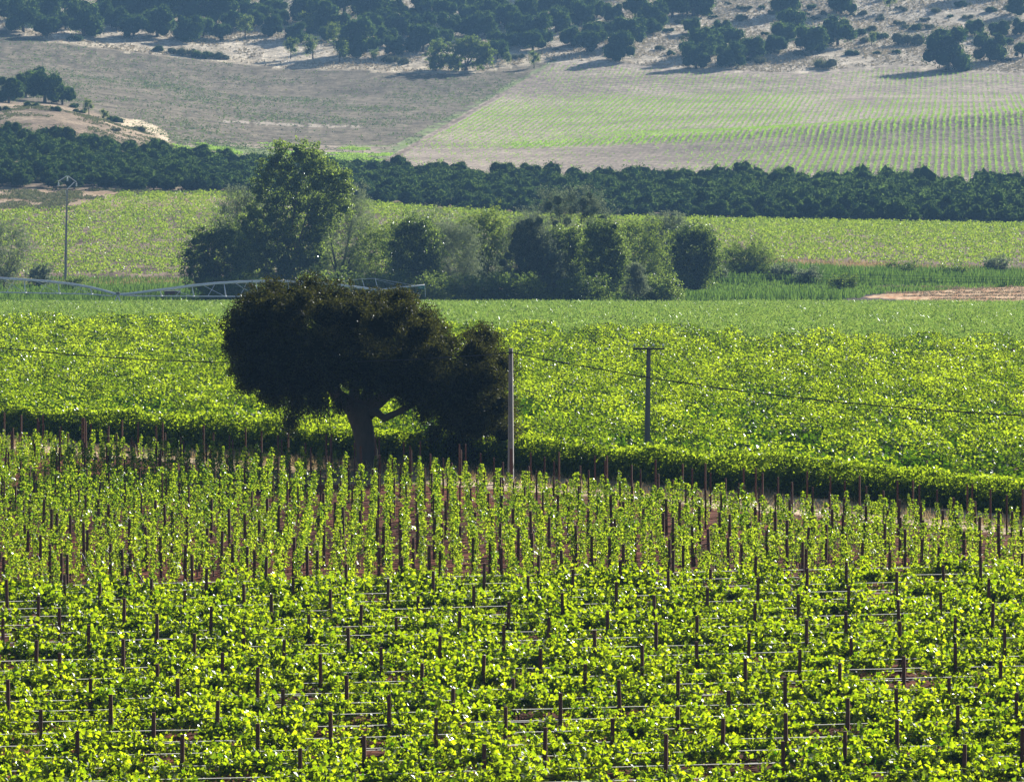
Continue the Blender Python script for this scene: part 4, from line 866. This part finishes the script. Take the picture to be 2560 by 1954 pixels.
P = np.concatenate([np.stack([xl, yl, zl], 1)[::-1], np.stack([xr, yr, zr], 1)[1:]]); P[:, 1] -= .22
me = solidmesh('overhead_cable', [tube(P, .024, 6, False), tube(P+np.stack([0*P[:, 0], .03*np.cos(np.arange(len(P))*1.3), .03*np.sin(np.arange(len(P))*1.3)], 1), .016, 5, False)], M['cable'])
tag(link('overhead_cable', me), 'sagging black bundled cable crossing the picture through the concrete pole top', 'cable')
# round road sign
d = 436.; x, d, z = gbase(2536, d); e = empty('road_sign', (x, d, z), radians(57)); sc_ = d/F; hc = (HZ-884)*d/F+CZ-z; Rr = 14*sc_
def disc(r0, r1, y0, y1, n=28):
    th = np.linspace(0, 2*pi, n, endpoint=False); V = []
    for (r, yy) in ((r0, y0), (r1, y0), (r1, y1), (r0, y1)): V.append(np.stack([np.cos(th)*r, np.full(n, yy), np.sin(th)*r], 1))
    V = np.concatenate(V); Q = []
    for k in range(4):
        for j in range(n): Q.append((k*n+j, k*n+(j+1) % n, ((k+1) % 4)*n+(j+1) % n, ((k+1) % 4)*n+j))
    return V, np.array(Q), None
def up_(p, h): return (p[0]+[0, 0, h], p[1], p[2])
link('sign_plate', solidmesh('sign_plate', [up_(disc(.001, Rr*.80, -.012, .012), hc)], M['white']), e)
link('sign_ring', solidmesh('sign_ring', [up_(disc(Rr*.78, Rr, -.016, .016), hc)], M['signred']), e)
link('sign_symbol', solidmesh('sign_symbol', [box(-Rr*.62, -Rr*.08, -.020, -.0125, hc-Rr*.09, hc+Rr*.04), box(Rr*.1, Rr*.64, -.020, -.0125, hc-Rr*.09, hc+Rr*.04), box(-Rr*.5, -Rr*.2, -.020, -.0125, hc+Rr*.041, hc+Rr*.12), box(Rr*.22, Rr*.52, -.020, -.0125, hc+Rr*.041, hc+Rr*.12)], M['black']), e)
link('sign_post', solidmesh('sign_post', [tube([(0, .035, -.3), (0, .035, hc+Rr*.7)], .03, 8)], M['zinc']), e)
tag(e, 'round white road sign with a red rim seen obliquely beyond the vineyard', 'road sign')

# left power pole with bent peaked arm
d = 872.; x, d, z = gbase(163, d); e = empty('power_pole', (x, d, z)); sc_ = d/F
def pp(px, py, dy=0): return np.array([(px-163)*sc_, dy, (HZ-py)*sc_+CZ-z])
link('pole_shaft', solidmesh('pole_shaft', [tube([(0, 0, -.3), pp(165, 600), pp(168, 474)], [.27, .2, .12], 8)], M['concrete']), e)
link('crossarm', solidmesh('crossarm', [tube([pp(168, 478), pp(169, 472), pp(186, 455)], .09, 6), tube([pp(145, 454), pp(166, 440.5), pp(171, 440.5), pp(191, 455)], .085, 6), tube([pp(163, 476, .1), pp(167, 492, .1)], .05, 5)], M['zinc']), e)
for (a, b) in ((146.5, 456), (168.5, 442), (191, 456)):
    pts = [pp(a, b+q) for q in (0, 1.6, 2.4, 4.0, 4.8, 6.4, 7.2, 8.8, 9.6, 11)]
    ins = link('insulator', solidmesh('insulator', [tube(pts, [.03, .03, .2, .05, .2, .05, .2, .05, .2, .03], 8)], M['glass'], True), e)
tag(e, 'slender grey power pole with a peaked arm and three glass insulators before the left vineyard', 'power pole')
for k, (ya, yb) in enumerate([(682, 698), (690, 704), (696, 711)]):
    t_ = np.linspace(0, 1, 40); pxs = 1780+860*t_; dd_ = 770-40*t_; ys_ = ya+(yb-ya)*t_+4*4*t_*(1-t_)*0.3-3
    P = np.stack([pxx(pxs, dd_), dd_, CZ-(ys_-HZ)*dd_/F], 1)
    tag(link('power_line', solidmesh('power_line', [tube(P, .022, 4, False)], M['cable'])), ['thin power line over the right reeds, topmost of three', 'thin power line over the right reeds, middle one of three', 'thin power line over the right reeds, lowest of three'][k], 'power line', 'three power lines over the reeds')

# ------------------------------------------------------------------ centre pivot irrigation machine
d = 738.; sc_ = d/F
def ip(px, py, dy=0.): return np.array([pxx(px, d)-pxx(295, d), dy, CZ-(py-HZ)*sc_-IZ])
x, d, IZ = gbase(295, d); e = empty('irrigation_machine', (x, d, IZ))
def ptop(px):      # height of the pipe in the photograph
    return np.interp(px, [-200, -120, 0, 60, 120, 180, 230, 265, 295, 330, 380, 430, 480, 540, 600, 660, 720, 800, 880, 920, 945, 1062], [684, 688, 695.5, 699, 703.5, 710, 719, 728, 736.5, 734, 727, 721, 714, 708, 704.5, 703, 703.5, 707, 716, 722, 724.5, 712.5])
def pbot(px): return np.interp(px, [-200, 0, 228, 275, 295, 320, 345, 600, 900, 925, 945], [727, 730.5, 735, 740, 738, 738.5, 739.5, 741, 741, 735, 726])
pxs = np.concatenate([np.arange(-180, 945, 12), [945]]); link('water_pipe', solidmesh('water_pipe', [tube([ip(a, ptop(a)) for a in pxs], .19, 8)], M['zinc'], True), e)
link('overhang_pipe', solidmesh('overhang_pipe', [tube([ip(945.5, 724.5), ip(1003, 718.5), ip(1062, 712.5)], [.13, .12, .11], 8)], M['zinc'], True), e)
for dy in (-1.1, 1.1):
    for (a0, a1) in ((-180, 283), (307, 935)):
        q = np.arange(a0, a1, 20.); link('truss_rod', solidmesh('truss_rod', [tube([ip(a0, ptop(a0))]*0+[ip(a, pbot(a), dy*min(1, (a-a0+8)/50, (a1-a+8)/50)) for a in q]+[ip(a1+8 if a1 < 400 else 943, ptop(a1)+1)], .045, 5)], M['zinc']), e)
for a in [-100, -20, 62, 147, 228, 402, 482, 562, 642, 722, 802, 875]:
    for dy in (-1.1, 1.1): link('truss_strut', solidmesh('truss_strut', [tube([ip(a-2, ptop(a)+1), ip(a+3, pbot(a), dy)], .05, 5)], M['zinc']), e)
    link('spreader_bar', solidmesh('spreader_bar', [tube([ip(a+3, pbot(a), -1.1), ip(a+3, pbot(a), 1.1)], .04, 5)], M['zinc']), e)
for a0, a1 in ((-20, 62), (62, 147), (147, 228), (402, 482), (482, 562), (562, 642), (642, 722), (722, 802)):
    m0 = (a0+a1)/2
    link('cross_brace', solidmesh('cross_brace', [tube([ip(m0-16, ptop(m0-16)+1), ip(a1+3, pbot(a1), -1.1)], .035, 5), tube([ip(m0+16, ptop(m0+16)+1), ip(a0+38, pbot(a0+38), -1.1)], .035, 5)], M['zinc']), e)
def tower(px, top):
    gz_ = float(gz(pxx(px, d), d)); yb = HZ-(gz_-CZ)/sc_
    P = []
    for dy in (-1.6, 1.6): P += [tube([ip(px, top), ip(px-18, yb-8, dy)], .06, 6), tube([ip(px, top), ip(px+14, yb-8, dy)], .06, 6)]
    P += [tube([ip(px-18, yb-8, -1.6), ip(px-18, yb-8, 1.6)], .06, 6), tube([ip(px-9, yb-28, -.8), ip(px+8, yb-28, -.8)], .04, 5)]
    t = link('tower', solidmesh('tower', P, M['zinc']), e)
    for dy in (-1.6, 1.6):
        c = ip(px-2, yb-9, dy); V, Q, _ = disc(.35, .62, -.14, .14, 20); link('wheel', solidmesh('wheel', [(V+c, Q, None)], M['black']), t)
    link('control_box', solidmesh('control_box', [box(*(ip(px, top)[0]+np.array([-.25, .25])), -.2, .2, ip(px, top)[2]+.02, ip(px, top)[2]+.38)], M['concrete_dark']), t)
tower(295, 736.5); tower(945, 724.5)
link('mast', solidmesh('mast', [tube([ip(945, 724), ip(938, 696)], .05, 6), tube([ip(912, 721), ip(905, 697)], .04, 6), tube([ip(905, 697), ip(938, 696)], .03, 5)], M['zinc']), e)
for (a, b, c, dd2) in ((938, 696, 1040, 714), (938, 698, 1010, 717.5), (905, 697, 800, 709)):
    link('stay_cable', solidmesh('stay_cable', [tube([ip(a, b), ip(c, dd2)], .022, 5)], M['zinc']), e)
link('hose_drop', solidmesh('hose_drop', [tube([ip(1062, 712.5), ip(1063, 724), ip(1063.5, 742)], .03, 5)], M['zinc']), e)
pl = link('name_plate', solidmesh('name_plate', [box(ip(1046, 0)[0], ip(1061, 0)[0], -.03, .03, ip(0, 722)[2], ip(0, 715)[2])], M['green']), e); pl['label'] = 'small green plate hanging at the end of the pipe'
link('lettering', solidmesh('lettering', [box(ip(1049, 0)[0], ip(1058, 0)[0], -.04, -.031, ip(0, 719.4)[2], ip(0, 718.2)[2])], M['white']), pl)
for i, a in enumerate(np.arange(-160, 940, 26)):
    link('sprinkler', solidmesh('sprinkler', [tube([ip(a, ptop(a)-1), ip(a, ptop(a)-4.2)], .022, 5), tube([ip(a-.8, ptop(a)-4), ip(a+.8, ptop(a)-4.3)], .035, 5)], M['iron']), e)
tag(e, 'long white arched irrigation pipe on trussed wheeled towers above the maize', 'irrigation machine')
# red box body behind it
d2 = 800.; x, d2, z = gbase(431, d2); e = empty('red_trailer', (x, d2, z), radians(4)); s2 = d2/F; w_ = 20*s2; h_ = (758-729)*s2; zb = (HZ-758)*s2+CZ-z
zb = max(zb, .4)
link('trailer_body', solidmesh('trailer_body', [box(-w_, w_, -1.2, 1.2, zb, zb+h_)], M['red']), e)
link('roof_edge', solidmesh('roof_edge', [box(-w_-.05, w_+.05, -1.25, 1.25, zb+h_+.002, zb+h_+.12)], M['iron']), e)
for k in range(5): link('side_rib', solidmesh('side_rib', [box(-w_+.2+k*(2*w_-.5)/4, -w_+.28+k*(2*w_-.5)/4, -1.25, -1.202, zb+.05, zb+h_-.05)], M['red']), e)
for sx_ in (-.7, .7):
    V, Q, _ = disc(.15, .42, -.12, .12, 18); link('wheel', solidmesh('wheel', [(V+[sx_*w_*.8, -1.0, .42], Q, None)], M['black']), e)
tag(e, 'dull red box trailer half hidden behind the irrigation pipe', 'trailer')
print('scene built', len(bpy.data.objects))
